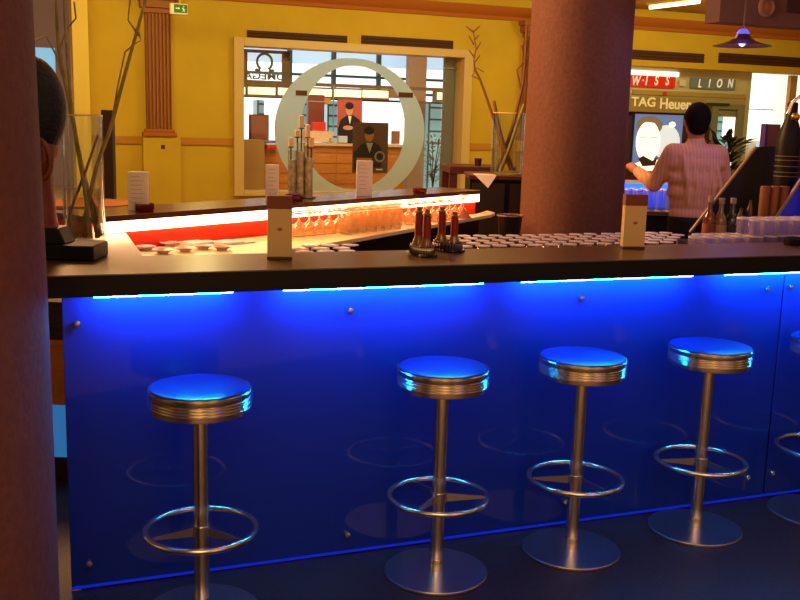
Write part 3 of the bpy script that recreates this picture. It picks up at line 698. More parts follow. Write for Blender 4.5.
for r_ in range(5):
    o_ = 3.645 + r_ * .083
    s_a = po(446 if r_ < 4 else 446, 240, o_)[0]; s_b = po(692, 240, o_)[0]
    n = int((s_b - s_a) / .083)
    for k in range(n):
        s_ = s_a + k * .083 + (r_ % 2) * .04 + random.uniform(-.006, .006)
        c_ = bar(s_, o_ + random.uniform(-.006, .006), 1.06)
        place(stem, 'stem_glass', c_, LBL + ', ' + ROWS[r_] + ' row', 'glass', 'upturned glasses on the shelf, %s row' % ROWS[r_])
dk_g = thin_glass('blue_coupe_glass', (0.4, 0.44, 0.8), 1.5, .06, (120, 120, 210, .3))
stem2 = stem_mesh(dk_g, .105, .036, .036)
for r_ in range(4):
    o_ = 3.65 + r_ * .09
    s_a, s_b = po(294 + r_ * 3, 250, o_)[0], po(378 - r_ * 4, 250, o_)[0]
    n = int((s_b - s_a) / .088)
    for k in range(max(0, n)):
        place(stem2, 'coupe_glass', bar(s_a + k * .088 + (r_ % 2) * .03, o_, 1.06), 'dark blue upturned glass right of the left menu holder, %s row' % ROWS[(0, 1, 3, 4)[r_]], 'glass', 'dark blue glasses by the left menu holder, %s row' % ROWS[(0, 1, 3, 4)[r_]])
# tall stacked tumblers at the right, standing on the shelf
tm = tumbler_mesh(gl, .15, .036)
for r_ in range(2):
    for k in range(11):
        o_ = 3.64 + r_ * .085
        s_ = po(697 + r_ * 3, 230, o_)[0] + k * .083
        place(tm, 'tumbler', bar(s_, o_, 1.06), 'clear lower tumbler in the %s row behind the right end of the counter' % ('front', 'back')[r_], 'glass', 'lower tumblers at the right, %s row' % ('front', 'back')[r_])
        if k >= 3 and r_ == 1 or k >= 4:
            place(tm, 'tumbler', bar(s_, o_, 1.06 + .075), 'clear tumbler stacked on a lower one, %s row, right end of the counter' % ('front', 'back')[r_], 'glass', 'stacked tumblers at the right, %s row' % ('front', 'back')[r_])
# warm-lit glasses on the worktop
stw = stem_mesh(gw, .115, .034, .030); tw = upturned_mesh(gw, .12, .03); rnd = random.Random(5)
def wpt(x, y): v = pz(x, y, 1.115); return Vector((v.x, v.y, 1.115))
def on_wing(u, d): v = Bf(u) - bn * d; return Vector((v.x, v.y, 1.115))
u_of = lambda x, d: None
def uat(x, d):                                # wing parameter whose point shows at column x
    lo_, hi_ = t0, tE
    for _ in range(40):
        m_ = (lo_ + hi_) / 2; v = on_wing(m_, d); dd = v - Vector((0, 0, EYE)); X = 400 + F * dd.dot(RT) / dd.dot(fwd)
        if X < x: lo_ = m_
        else: hi_ = m_
    return lo_
for d, xa, xb, mesh, st, lb, g in ((.05, 288, 345, stw, .075, 'small rounded glass lit warm in the left cluster on the worktop', 'rounded glasses at left of worktop'), (.13, 288, 352, stw, .075, 'small rounded glass lit warm in the left cluster on the worktop', 'rounded glasses at left of worktop'),
                          (.05, 350, 404, tw, .068, 'tall straight glass lit warm in the middle of the worktop', 'tall straight glasses in middle of worktop'), (.125, 350, 404, tw, .068, 'tall straight glass lit warm in the middle of the worktop', 'tall straight glasses in middle of worktop'), (.20, 345, 398, tw, .068, 'tall straight glass lit warm in the middle of the worktop', 'tall straight glasses in middle of worktop'),
                          (.05, 408, 462, stw, .078, 'wine glass lit orange at the right end of the worktop', 'wine glasses at right of worktop'), (.13, 410, 455, stw, .078, 'wine glass lit orange at the right end of the worktop', 'wine glasses at right of worktop')):
    u0, u1 = uat(xa, d), uat(xb, d); n = int((u1 - u0) / st)
    for k in range(n + 1):
        place(mesh, 'wine_glass' if mesh is stw else 'straight_glass', on_wing(u0 + k * st, d + rnd.uniform(-.006, .006)), lb + {.05: ', back row', .13: ', front row', .125: ', middle row', .20: ', front row'}[d], 'glass', g + {.05: ', back row', .13: ', front row', .125: ', middle row', .20: ', front row'}[d])
mart = MB().lathe([(.055, 0), (.008, .05), (.004, .06), (.004, .135), (.032, .14), (.032, .144), (.005, .146)], 24).mesh('cocktail_glass', mat('orange_lit_glass', (255, 170, 120), .1, trans=.5))
place(mart, 'cocktail_glass', wpt(463, 218), 'single upturned cocktail glass at the right tip of the worktop', 'glass', None)
sauc = MB().lathe([(.022, 0), (.024, .006), (.044, .016), (.042, .018), (.02, .009), (.002, .009)], 24).mesh('saucer', mat('grey_china', (206, 190, 190), .3))
for x, y, lb in ((146, 250, 'small grey saucer at the left corner of the worktop'), (170, 246, 'small grey saucer behind the row on the worktop, under the red wall'), (163, 253.5, 'small grey saucer near the counter edge'), (185, 251.5, 'small grey saucer in the middle of the scattered ones'), (222, 250, 'small grey saucer nearest the left menu holder'), (203, 249, 'small grey saucer second from the menu holder')):
    place(sauc, 'saucer', wpt(x, y), lb, 'saucer', None)
for px, py, lb in ((232, 243, 'white folded napkin on the worktop beside the left menu holder'), (200, 243.5, 'white folded napkin on the worktop under the red wall')):
    p = wpt(px, py); o = MB().box(-.09, .09, -.06, .06, 0, .006).box(-.085, .03, -.055, .055, .006, .011).build('napkin', paper, loc=p, rz=.9, bevel=.002); tag(o, lb, 'napkin')

# ================================================================== THINGS ON THE FRONT COUNTER
def menu_holder(x, yb, yt, wpx, label):
    p = pz(x, yb - 1, ZT); s_, o_ = so(p)
    t = thing('menu_holder', label, 'menu holder', (p.x, p.y, ZT), A - .22)
    d = (p - Vector((0, 0, EYE))).dot(fwd); wd = wpx * d / F; h = (yb - yt) * d / F * 1.02
    k = h
    MB().box(-wd / 2, wd / 2, -.02, .02, 0, .010).build('foot', walnut, t, bevel=.002)
    cd = MB().box(-wd / 2 + .001, wd / 2 - .001, -.016, .016, .010, k * .80).build('card', mat('cream_card', (206, 176, 112), .6), t, bevel=.001)
    MB().box(-wd / 2, wd / 2, -.019, .019, k * .80, k).build('wooden_top', mat('red_brown_wood', (110, 48, 24), .4, nz=(10, .2)), t, bevel=.002)
    q = MB(); q.T = Matrix.Translation((0, -.0165, k * .48)) @ Matrix.Rotation(PI / 2, 4, 'X')
    q.lathe([(.006, 0), (.006, .001)], 16, sx=1.6).build('emblem', mat('gold_print', (140, 96, 40), .5), cd)
menu_holder(279.5, 260, 198, 25, 'cream card menu holder with brown top, left one on the counter')
menu_holder(632, 249.5, 196.5, 23, 'cream card menu holder with dark top in front of the round column')
# sauce bottle carriers
def bottle(px, py, hpx, label, group=None):
    p = pz(px, py, ZT); d = (p - Vector((0, 0, EYE))).dot(fwd); h = hpx * d / F
    t = thing('oil_bottle', label, 'bottle', (p.x, p.y, ZT + .012), 0, group)
    amber = mat('amber_glass', (150, 96, 20), .1, trans=.35, coat=.5)
    MB().lathe([(.020, 0), (.024, .004), (.024, h * .14), (.021, h * .22), (.014, h * .34), (.013, h * .42), (.013, h * .44)], 20).build('body', amber, t)
    MB().lathe([(.0150, h * .36), (.0158, h * .6), (.0150, h * .84), (.010, h * .86)], 16).build('neck_sleeve', mat('dark_red_foil', (128, 26, 18), .35), t)
    MB().lathe([(.010, h * .86), (.015, h * .87), (.015, h * .9), (.010, h * .92), (.010, h)], 14).build('stopper', mat('cork_brown', (130, 84, 36), .5), t)
    return p, h
b1 = bottle(418, 254, 44, 'taller leftmost small bottle with red neck on the counter')
b2 = bottle(426, 256.5, 44, 'small bottle with red neck in front of the leftmost one')
b3 = bottle(441, 250, 40, 'small bottle with red neck, third from the left')
b4 = bottle(453.5, 252, 37, 'rightmost small bottle with red neck')
for (pa, pb_), lb in (((b1[0], b2[0]), 'dark ribbed glass tray under the two left bottles'), ((b3[0], b4[0]), 'ribbed glass tray under the two right bottles')):
    c = (pa + pb_) / 2; t = thing('bottle_tray', lb, 'tray', (c.x, c.y, ZT), math.atan2(pb_.y - pa.y, pb_.x - pa.x))
    L = (pb_ - pa).length / 2 + .032
    MB().box(-L, L, -.034, .034, 0, .011).build('base', mat('smoked_glass', (38, 26, 22), .1, coat=1), t, bevel=.004)
    b = MB()
    n = 28
    for k in range(n):
        a_ = 2 * PI * k / n; b.ball((L * .97 * math.cos(a_), .036 * math.sin(a_), .021), .0075, .0075, .021, 8, 6)
    b.build('ribbed_rim', mat('smoked_glass', (38, 26, 22)), t)
# vases with branches
green = mat('willow_green', (150, 144, 66), .5, nz=(20, .3)); brown = mat('dry_twig', (122, 84, 46), .6)
water = thin_glass('vase_water', (0.93, 0.88, 0.80), 1.3)
def vase(p, r, h, label, stems, level=.42):
    t = thing('glass_vase', label, 'vase', p)
    MB().lathe([(r * .96, 0), (r, .006), (r, h), (r - .004, h), (r - .004, .018), (.003, .014)], 40).build('glass_body', glass, t)
    MB().lathe([(r - .006, .020), (r - .006, h * level)], 32).build('water', water, t)
    MB().lathe([(r + .001, h - .004), (r + .001, h + .002), (r - .005, h + .002), (r - .005, h - .004)], 40, caps=False).build('rim', mat('rim_glass', (240, 210, 150), .2, emit=None), t)
    return t
vp = pz(85, 241, ZT)
V = vase(Vector((vp.x, vp.y, ZT)), .078, .485, 'tall glass cylinder vase at the left corner of the counter', None)
def branch(pts, r, label, m, Y0, dy=0.0, twigs=(), cat='branch'):
    P = [pY(x, y, Y0 + dy * i / max(1, len(pts) - 1)) for i, (x, y) in enumerate(pts)]
    Q = []
    for i in range(len(P) - 1):
        a, b_, c, d = P[max(i - 1, 0)], P[i], P[i + 1], P[min(i + 2, len(P) - 1)]
        for k in range(5):
            u = k / 5; Q.append(.5 * ((2 * b_) + (c - a) * u + (2 * a - 5 * b_ + 4 * c - d) * u * u + (3 * b_ - a - 3 * c + d) * u ** 3))
    Q.append(P[-1])
    n = len(Q); base = Q[0]
    t = thing('branch', label, cat, base)
    r *= 1.45; MB().tube([q - base for q in Q], [r * (1 - .45 * i / n) for i in range(n)], 8).build('stem', m, t)
    if twigs:
        for tw_ in twigs:
            T = [pY(x, y, Y0 + dy * .8) - base for x, y in tw_]; MB().tube(T, [r * .5] + [r * .32] * (len(T) - 1), 6).build('twig', m, t)
Yv = vp.y
branch([(80, 236), (88, 205), (97, 165), (110, 130), (122, 85), (133, 45), (140, 20), (148, -10)], .0065, 'greenish branch leaning right out of the left vase', green, Yv, .0, [[(112, 122), (118, 85), (125, 52), (134, 44), (141, 40), (139, 32)], [(139, 36), (128, 20), (131, -6)]])
branch([(98, 238), (90, 200), (80, 160), (72, 115), (63, 70), (58, 40), (56, -8)], .0075, 'thick greenish branch leaning left out of the left vase', green, Yv + .02, -.02, [[(66, 85), (56, 55), (46, 36), (36, 40)], [(60, 50), (66, 30), (76, 18), (74, 2)]])
branch([(90, 237), (86, 200), (78, 150), (71, 100), (66, 40), (64, -8)], .0055, 'thin upright branch in the middle of the left vase', green, Yv - .025, -.02)
branch([(76, 238), (70, 215), (86, 170), (98, 135)], .005, 'short brown twig crossing inside the left vase', brown, Yv - .03, .05)
branch([(101, 236), (96, 212), (88, 190), (80, 168)], .005, 'short brown stick standing low inside the left vase', brown, Yv - .02, .05)
# carved bust on a black block
bp = pz(70, 258, ZT)
t = thing('carved_bust', 'dark carved wooden head on a black block, half hidden by the column', 'sculpture', (bp.x, bp.y, ZT))
mpp = (bp - Vector((0, 0, EYE))).dot(fwd) / F
def bl(x, y): return ((x - 70) * mpp, (258 - y) * mpp)      # local x,z
x1b, _ = bl(100, 250); x0b, _ = bl(28, 250)
MB().box(x0b, x1b, -.07, .10, 0, .052).build('base', black, t, bevel=.006)
MB().prism([(bl(26, 0)[0], .052), (bl(70, 0)[0], .052), (bl(63, 0)[0], .105), (bl(30, 0)[0], .105)], -.04, .07, 'y').build('plinth', mat('dark_walnut', (18, 10, 8), .5, spec=.3), t, bevel=.004)
b = MB()
hx, hz = bl(36, 128)
nx, nz_ = bl(50, 190)
for i in range(9):
    u = i / 8; b.ball((bl(47 - 3 * u, 0)[0], .01, .10 + (bl(0, 160)[1] - .10) * u), .040 - .006 * u * (1 - u) * 4, .05, .04, 16, 10)
b.ball((hx - .005, .01, bl(0, 146)[1]), .088, .085, .12); b.ball((hx - .02, .01, bl(0, 168)[1]), .08, .07, .07); b.ball((hx - .095, .01, bl(0, 150)[1]), .03, .02, .03)
remeshed(b, 'head', mat('carved_wood', (120, 58, 28), .45, nz=(12, .3), stretch=(3, 3, .6), bump=.2), t, .008, 4)
b = MB(); b.ball((hx + .0, .01, bl(0, 112)[1]), bl(69, 0)[0] - hx, .095, .175, 28, 18)
b.build('hair', mat('black_carved_hair', (12, 9, 9), .6, nz=(80, .5), bump=.6), t)
ex_, ez_ = bl(50, 160)
b = MB(); b.tube([(ex_ + .042 * math.cos(2 * PI * k / 20) * (1 - .15 * math.sin(2 * PI * k / 20)), -.075, ez_ + .066 * math.sin(2 * PI * k / 20)) for k in range(20)], .0085, 8, closed=True)
b.tube([(ex_ + .004 + .02 * math.cos(-1.4 + 3.4 * k / 9), -.078, ez_ + .012 + .034 * math.sin(-1.4 + 3.4 * k / 9)) for k in range(10)], .006, 8)
b.ball((ex_, -.062, ez_), .036, .016, .058); b.build('ear', mat('carved_wood', (120, 58, 28)), t)

# ================================================================== THINGS ON THE REAR WING
def wing_top(x, y): v = pz(x, y, 1.264); return Vector((v.x, v.y, 1.264))
def wing_place(x, d):
    v = Bf(uat(x, -d)) + bn * d; return Vector((v.x, v.y, 1.264))
def card(x, wpx, ytop, d, label):
    p = wing_place(x, d); dd = (p - Vector((0, 0, EYE))).dot(fwd); r = wpx * dd / F / 2; X = p.z
    ybase = 300 - F * (p - Vector((0, 0, EYE))).dot(UP) / dd
    h = (ybase - ytop) * dd / F
    t = thing('menu_card', label, 'menu card', p, .1)
    cd = MB().prism([(-r, -.012), (r, -.012), (r * .98, .0), (r, .012), (-r, .012)], 0.0, h).build('card', paper, t, bevel=.001)
    b = MB()
    for k in range(7):
        z_ = h * (.88 - k * .11); b.box(-r * .7, r * rnd.uniform(.2, .75), -.0135, -.012, z_ - .0012, z_ + .0012)
    b.build('printed_lines', mat('grey_print', (190, 170, 160), .7), cd)
card(139.5, 20, 172, .13, 'white menu card standing on the left part of the rear counter')
card(272, 13, 165, .15, 'white menu card just behind the left menu holder')
card(363.5, 16, 161, .10, 'white menu card standing before the dark portrait poster')
def ashtray(x, wpx, d, label):
    p = wing_place(x, d); dd = (p - Vector((0, 0, EYE))).dot(fwd); r = wpx * dd / F / 2; h = r * .75
    o = MB().lathe([(r * .86, 0), (r, h * .3), (r * .98, h), (r * .8, h), (r * .7, h * .3), (.002, h * .25)], 8, smooth=False).build('ashtray', mat('dark_red_glass', (110, 14, 16), .12, coat=.6), loc=p)
    tag(o, label, 'ashtray')
ashtray(145, 20, .10, 'dark red faceted ashtray in front of the leftmost menu card')
ashtray(294, 18, .10, 'dark red ashtray in front of the candle holder')
ashtray(419, 14, .06, 'small red ashtray at the far right of the rear counter')
# candle stand with glass cylinders
p = wing_place(301, .22); dd = (p - Vector((0, 0, EYE))).dot(fwd); k_ = dd / F
t = thing('candle_stand', 'black metal candle stand with cream candles over stone filled glass tubes', 'candle holder', p)
ybase = 300 - F * (p - Vector((0, 0, EYE))).dot(UP) / dd
def cz(y): return (ybase - y) * k_
iron = mat('black_iron', (30, 20, 18), .5, .6); wax = mat('cream_wax', (240, 206, 150), .5); stones = mat('stones', (240, 196, 150), .6, nz=(40, .5), bump=.6)
ps = []
for i, (x, yplate, ctop, yy) in enumerate(((291, 148.5, 139, -.03), (296, 139, 131.5, .03), (300.5, 130, 117, .0), (306.5, 139, 126, .03), (311, 148.5, 138.5, -.03))):
    lx = (x - 301) * k_
    MB().tube([(lx, yy, 0), (lx, yy, cz(yplate))], .0035, 6).build('rod', iron, t)
    c = MB().lathe([(.006, cz(yplate)), (.017, cz(yplate) + .003), (.017, cz(yplate) + .006)], 16, c=(lx, yy, 0)).build('plate', iron, t)
    MB().lathe([(.013, cz(yplate) + .006), (.013, cz(ctop)), (.004, cz(ctop) + .003)], 14, c=(lx, yy, 0)).build('candle', wax, t)
for lx, hh in ((-.045, 160), (0, 152), (.042, 158)):
    MB().lathe([(.020, .004), (.020, cz(hh)), ], 16, c=(lx, -.045, 0)).build('stone_filling', stones, t)
    MB().lathe([(.0225, 0), (.0225, cz(hh - 9)), (.0212, cz(hh - 9)), (.0212, .003)], 20, c=(lx, -.045, 0), caps=False).build('glass_tube', glass, t)
b = MB().box(-.075, .075, -.075, .05, 0, .003); b.build('base', iron, t)

# ================================================================== BEHIND: DARK SIDEBOARD, TABLE, VASE
Yt = 7.6
zt = pY(505, 176, Yt).z
x0, x1 = pY(470, 180, Yt).x, pY(545, 180, Yt).x
t = thing('sideboard', 'black sideboard under the far vase, left of the round column', 'sideboard', ((x0 + x1) / 2, Yt + .3, 0))
hw = (x1 - x0) / 2
MB().box(-hw, hw, -.3, .3, .06, zt - .03).build('body', black, t); MB().box(-hw - .01, hw + .01, -.32, .32, zt - .03, zt).build('top', walnut, t, bevel=.004)
for k in range(2): MB().box(-hw + .02 + k * hw, -.02 + k * hw, -.315, -.3, .1, zt - .06).build('door', mat('black_brown', (26, 16, 14), .4), t)
MB().box(-hw + .03, hw - .03, -.25, .25, 0, .06).build('plinth', black, t)
fy = Yt - .025
cl0, cl1, cl2 = pY(475, 174, fy), pY(496.5, 175, fy), pY(488, 188, fy)
b = MB(); b.prism([(cl0.x, zt + .002), (cl2.x, cl2.z), (cl1.x, zt + .002)], fy - .004, fy, 'y'); b.box(cl0.x, cl1.x, fy - .004, fy + .2, zt + .0005, zt + .004)
tag(b.build('white_cloth', paper), 'white cloth with its corner hanging over the sideboard edge', 'cloth')
vp2 = pY(506.5, 172.5, Yt + .22)
V2 = vase(Vector((vp2.x, Yt + .22, zt + .001)), .128, zt and (pY(506, 113, Yt + .22).z - zt), 'glass vase with twigs on the sideboard, left of the round column', None, .38)
Y2 = Yt + .22
branch([(515, 170), (505, 158), (497, 130), (490, 108), (480, 80), (475, 70)], .010, 'dry branch leaning left out of the far vase', brown, Y2, 0, [[(481, 80), (472, 76), (477, 68), (484, 72)], [(475, 72), (474, 60), (476, 48), (473, 30)], [(473, 32), (466, 26)], [(473, 32), (480, 26)], [(476, 50), (481, 42)], [(475, 58), (469, 50)], [(475, 62), (480, 55)], [(474, 45), (469, 36)], [(474, 40), (479, 35)]])
branch([(496, 170), (505, 150), (513, 125), (519, 100), (524, 75), (527, 25)], .012, 'upright dry branch between far vase and round column', brown, Y2 + .02, 0, [[(521, 90), (517, 70), (524, 62), (522, 45)], [(524, 72), (529, 55), (524, 38)]])
branch([(500, 171), (508, 152), (516, 128), (524, 104)], .012, 'green stalk standing in the far vase', green, Y2 - .04, 0)
branch([(512, 170), (502, 140), (497, 118), (494, 101)], .014, 'dark brush tipped stalk at the left rim of the far vase', brown, Y2 - .02, 0)
# table further back
Yq = 9.4; a_ = pY(445, 167, Yq); b_ = pY(495, 170, Yq)
t = thing('high_table', 'dark high table behind the rear counter tip, left of the sideboard', 'table', ((a_.x + b_.x) / 2, Yq, 0), .1)
L = (b_.x - a_.x) / 2; zq = pY(447, 164.5, Yq).z
MB().box(-L, L, -.3, .3, zq - .07, zq).build('table_top', walnut, t, bevel=.006)
for sx in (-1, 1):
    for sy in (-1, 1): MB().box(sx * (L - .04) - .035, sx * (L - .04) + .035, sy * .25 - .035, sy * .25 + .035, 0, zq - .07).build('leg', walnut, t)
c_ = pY(478, 163, Yq - .1); tag(MB().lathe([(.03, 0), (.036, .07), (.03, .07), (.026, .01), (.002, .01)], 16).build('cup', mat('dark_cup', (50, 26, 20), .4), loc=(c_.x, Yq - .1, zq)), 'small dark cup on the high table', 'cup')
# black post and round table left
Yp = 8.4; a_ = pY(103.5, 160, Yp); b_ = pY(114.5, 160, Yp)
t = thing('signpost', 'tall dark post standing beyond the left vase', 'post', ((a_.x + b_.x) / 2, Yp, 0))
MB().box(-(b_.x - a_.x) / 2, (b_.x - a_.x) / 2, -.04, .04, .02, pY(109, 110, Yp).z).build('board', mat('dark_post', (36, 20, 16), .4), t, bevel=.004); MB().box(-.2, .2, -.2, .2, 0, .02).build('foot', black, t)
Yr = 6.9; c_ = pY(112, 203, Yr); t = thing('bistro_table', 'small brown round table seen past the left menu card', 'table', (c_.x - .2, Yr, 0))
MB().lathe([(.33, c_.z - .03), (.35, c_.z - .015), (.35, c_.z)], 40).build('table_top', mat('brown_top', (130, 80, 36), .4), t)
MB().tube([(0, 0, .02), (0, 0, c_.z - .03)], .03, 12).build('leg', steel, t); MB().lathe([(.22, 0), (.22, .015), (.05, .02)], 30).build('foot', black, t)
# ice bucket beside the column
Yb = 5.9; c_ = pY(512, 232, Yb); z0_ = pY(512, 234, Yb).z
t = thing('ice_bucket', 'dark steel tub with pale rim left of the round column', 'tub', (pY(510, 220, Yb).x, Yb, 0))
zt_ = pY(510, 215.5, Yb).z
MB().lathe([(.06, zt_ - .17), (.075, zt_), (.07, zt_), (.056, zt_ - .16), (.002, zt_ - .16)], 24).build('body', mat('dark_steel', (70, 58, 54), .3, .8), t)
MB().tube([(.077 * math.cos(2 * PI * k / 28), .077 * math.sin(2 * PI * k / 28), zt_) for k in range(28)], .005, 6, closed=True).build('rim', steel, t)
MB().box(-.12, .12, -.1, .1, 0, zt_ - .172).build('cabinet', black, t)

# exit sign
EO = 15.6
t = bthing('exit_sign', 'green emergency exit sign hanging left of the pilaster capital', 'sign')
q = pbox(170.5, 3.5, 187.5, 14, EO, .1)
MB().box(q[0], q[1], EO, EO + .1, q[4], q[5]).build('case', mat('cream_case', (220, 214, 150), .5, emit=(220, 214, 150), es=.15), t)
q = pbox(174, 4.5, 187, 12.8, EO, .1); MB().box(q[0], q[1], EO - .008, EO, q[4], q[5]).build('green_face', mat('sign_green', (40, 90, 34), .5, emit=(40, 100, 34), es=.35), t)
gs = mat('sign_pale', (210, 220, 150), .5, emit=(210, 220, 150), es=.4); w_ = q[1] - q[0]; h_ = q[5] - q[4]
def pp(P, nm): MB().prism([(q[0] + w_ * u, q[4] + h_ * v) for u, v in P], EO - .014, EO - .008, 'y').build(nm, gs, t)
pp([(.12, .46), (.34, .46), (.34, .36), (.46, .52), (.34, .68), (.34, .58), (.12, .58)], 'arrow')
pp([(.62, .15), (.7, .4), (.6, .55), (.66, .62), (.76, .5), (.86, .46), (.78, .4), (.84, .16), (.78, .16), (.74, .36), (.68, .15)], 'running_figure')
pp([(.69, .68), (.77, .68), (.77, .8), (.69, .8)], 'figure_head')
MB().tube([((q[0] + q[1]) / 2, EO + .05, q[5]), ((q[0] + q[1]) / 2, EO + .05, ZC)], .012, 8).build('rod', cream, t)

# pendant lamp with blue core
Yl = 6.2; pl = pY(742, 46, Yl); k_ = (pl - Vector((0, 0, EYE))).dot(fwd) / F
t = thing('pendant_lamp', 'dark flared pendant lamp with a blue glowing crown', 'pendant lamp', pl)
R_ = 28.5 * k_
sh = mat('bronze_shade', (92, 62, 60), .3, .7)
MB().lathe([(R_, 0), (R_ * .72, .012), (R_ * .45, .028), (R_ * .28, .05), (R_ * .2, .075)], 48, caps=False).build('shade', sh, t)
MB().lathe([(R_ * .2, .06), (R_ * .22, .075), (R_ * .16, .092), (R_ * .08, .1)], 28).build('glass_crown', glow('blue_crown', (60, 60, 255), 3.0), t)
MB().ball((0, 0, .02), .022).build('bulb', glow('bulb_violet', (150, 130, 255), 4), t)
MB().tube([(0, 0, .1), (0, 0, ZC - pl.z)], .006, 8).build('rod', mat('rod_brown', (120, 90, 70), .4, .5), t)
MB().lathe([(.05, ZC - pl.z - .03), (.05, ZC - pl.z)], 24).build('ceiling_rose', sh, t)
point('over_bar_light', Vector((2.7, 5.0, 2.5)), 11, (.42, .22, 1.0), .05)  # unseen violet point added to tint the column's right side
point('over_bar_light', pl + Vector((0, 0, -.04)), 5, (.35, .28, 1.0), .03)

# ================================================================== BACK BAR RIGHT: man, glasses, boards, bottles
# low back counter with blue lit glasses
Yc = 7.5; a_ = pY(612, 212, Yc); b_ = pY(676, 212, Yc); zb_ = pY(650, 211, Yc).z
t = thing('back_counter', 'black back counter with steel edge left of the barman', 'counter', ((a_.x + b_.x) / 2, Yc + .25, 0)); L = (b_.x - a_.x) / 2
MB().box(-L, L, -.25, .25, 0, zb_ - .03).build('body', black, t); MB().box(-L - .01, L + .01, -.27, .27, zb_ - .03, zb_).build('steel_top', steel, t, bevel=.003)
bgl = thin_glass('blue_lit_glass', (0.75, 0.85, 1.0), 1.5, .05, (190, 215, 255, .35))
bg = upturned_mesh(bgl, .16, .035)
for r_ in range(3):
    for k in range(6):
        place(bg, 'straight_glass', (a_.x + .05 + k * .078, Yc + .06 + r_ * .085, zb_), 'blue lit glass between column and barman, %s row' % ('front', 'middle', 'back')[r_], 'glass', 'blue lit glasses beside the barman, %s row' % ('front', 'middle', 'back')[r_])
t = thing('counter_lamp', 'slim blue lamp bar over the back counter glasses', 'lamp', ((a_.x + b_.x) / 2, Yc + .30, zb_))
MB().box(-L, L, -.012, .012, 0, .19).build('glowing_panel', glow('blue_bar', (20, 90, 255), 3.0), t)
MB().box(-L, L, -.012, .012, .19, .215).build('white_edge', mat('edge_white', (230, 220, 200), .4), t)

# slanted boards (gull-wing shaped bar display)
def slab(name, pts, Y, th, m, label, cat, edge=None, ed_m=None):
    P = [pY(x, y, Y) for x, y in pts]
    t = thing(name, label, cat, (P[0].x, Y, 0))
    MB().prism([(p.x - P[0].x, p.z) for p in P], 0, th, 'y').build('board', m, t)
    if edge:
        i, j = edge; a, b_ = P[i] - P[0], P[j] - P[0]
        MB().tube([(a.x, -.004, P[i].z), (b_.x, -.004, P[j].z)], .009, 6).build('edge_trim', ed_m, t)
    return t
trim_m = mat('tan_edge', (150, 120, 84), .4)
slab('slanted_board', [(690, 232), (756, 147), (860, 143), (860, 300), (690, 300)], 5.35, .03, mat('board_black', (16, 12, 12), .5), 'big black board with a slanting pale left edge behind the tumblers', 'board', (0, 1), trim_m)
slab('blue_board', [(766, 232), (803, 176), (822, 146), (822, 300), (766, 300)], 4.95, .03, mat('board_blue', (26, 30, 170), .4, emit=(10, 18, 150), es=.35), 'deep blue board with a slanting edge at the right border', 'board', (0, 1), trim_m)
t = thing('brown_carton', 'small brown carton on top of the black board, left of the tall bottle', 'box', (pY(771, 147, 5.36).x, 5.365, pY(771, 147, 5.36).z))
k_ = 5.4 / F; MB().box(-7 * k_, 7 * k_, -.012, .06, .0, 22 * k_).build('carton', mat('carton_brown', (110, 66, 44), .6), t); MB().box(-7 * k_ - .002, -5 * k_, -.014, .06, 0, 22 * k_ + .001).build('violet_side', mat('carton_violet', (60, 30, 110), .6), t)
# shelf, bottles, tubs in front of the black board
Ys = 4.98
zs = 1.10; xs0, xs1 = pY(694, 235, Ys).x, pY(818, 235, Ys).x
t = thing('bottle_shelf', 'dark low shelf carrying the bottles and wooden tubs', 'shelf', ((xs0 + xs1) / 2, Ys + .09, 0)); L = (xs1 - xs0) / 2
MB().box(-L, L, -.06, .22, zs - .02, zs).build('board', black, t)
for sx in (-1, 1): MB().box(sx * (L - .03) - .03, sx * (L - .03) + .03, -.05, .2, 0, zs - .02).build('support', black, t)
k_ = (Ys + .05) / F
for x, ytop, c, lab, lb in ((709, 196, (96, 30, 20), (130, 70, 40), 'dark red bottle, leftmost before the black board'), (720, 198, (120, 86, 60), (170, 130, 90), 'bottle with beige label between two dark bottles'), (731.5, 198, (26, 22, 40), (50, 40, 50), 'dark bottle, third from the left before the black board')):
    p = pY(x, 225, Ys); h = pY(x, ytop, Ys).z - zs
    t = thing('liquor_bottle', lb, 'bottle', (p.x, Ys, zs))
    g_ = mat('bg' + str(x), c, .15, coat=.6)
    MB().lathe([(.030, 0), (.034, .006), (.034, h * .52), (.026, h * .62), (.013, h * .72), (.012, h * .9)], 24).build('body', g_, t)
    MB().lathe([(.0345, h * .15), (.0345, h * .46)], 24, caps=False).build('paper_label', mat('bl' + str(x), lab, .6), t)
    MB().lathe([(.0135, h * .88), (.0145, h * .9), (.0145, h)], 16).build('cap', mat('cap_pale', (150, 130, 130), .4), t)
for x, y0, y1, w_, lb in ((749, 200, 228, 10, 'grey metal shaker left of the wooden tubs'), (740, 208, 232, 9, 'dark squat jar right of the three bottles')):
    p = pY(x, 225, Ys + .04); h = pY(x, y0, Ys + .04).z - zs; r_ = w_ / 2 * k_
    tag(MB().lathe([(r_, 0), (r_ * 1.02, h * .6), (r_ * .8, h * .8), (r_ * .4, h * .92), (r_ * .35, h)], 20).build('shaker', mat('shaker_metal', (70, 50, 46), .3, .6), loc=(p.x, Ys + .04, zs)), lb, 'shaker')
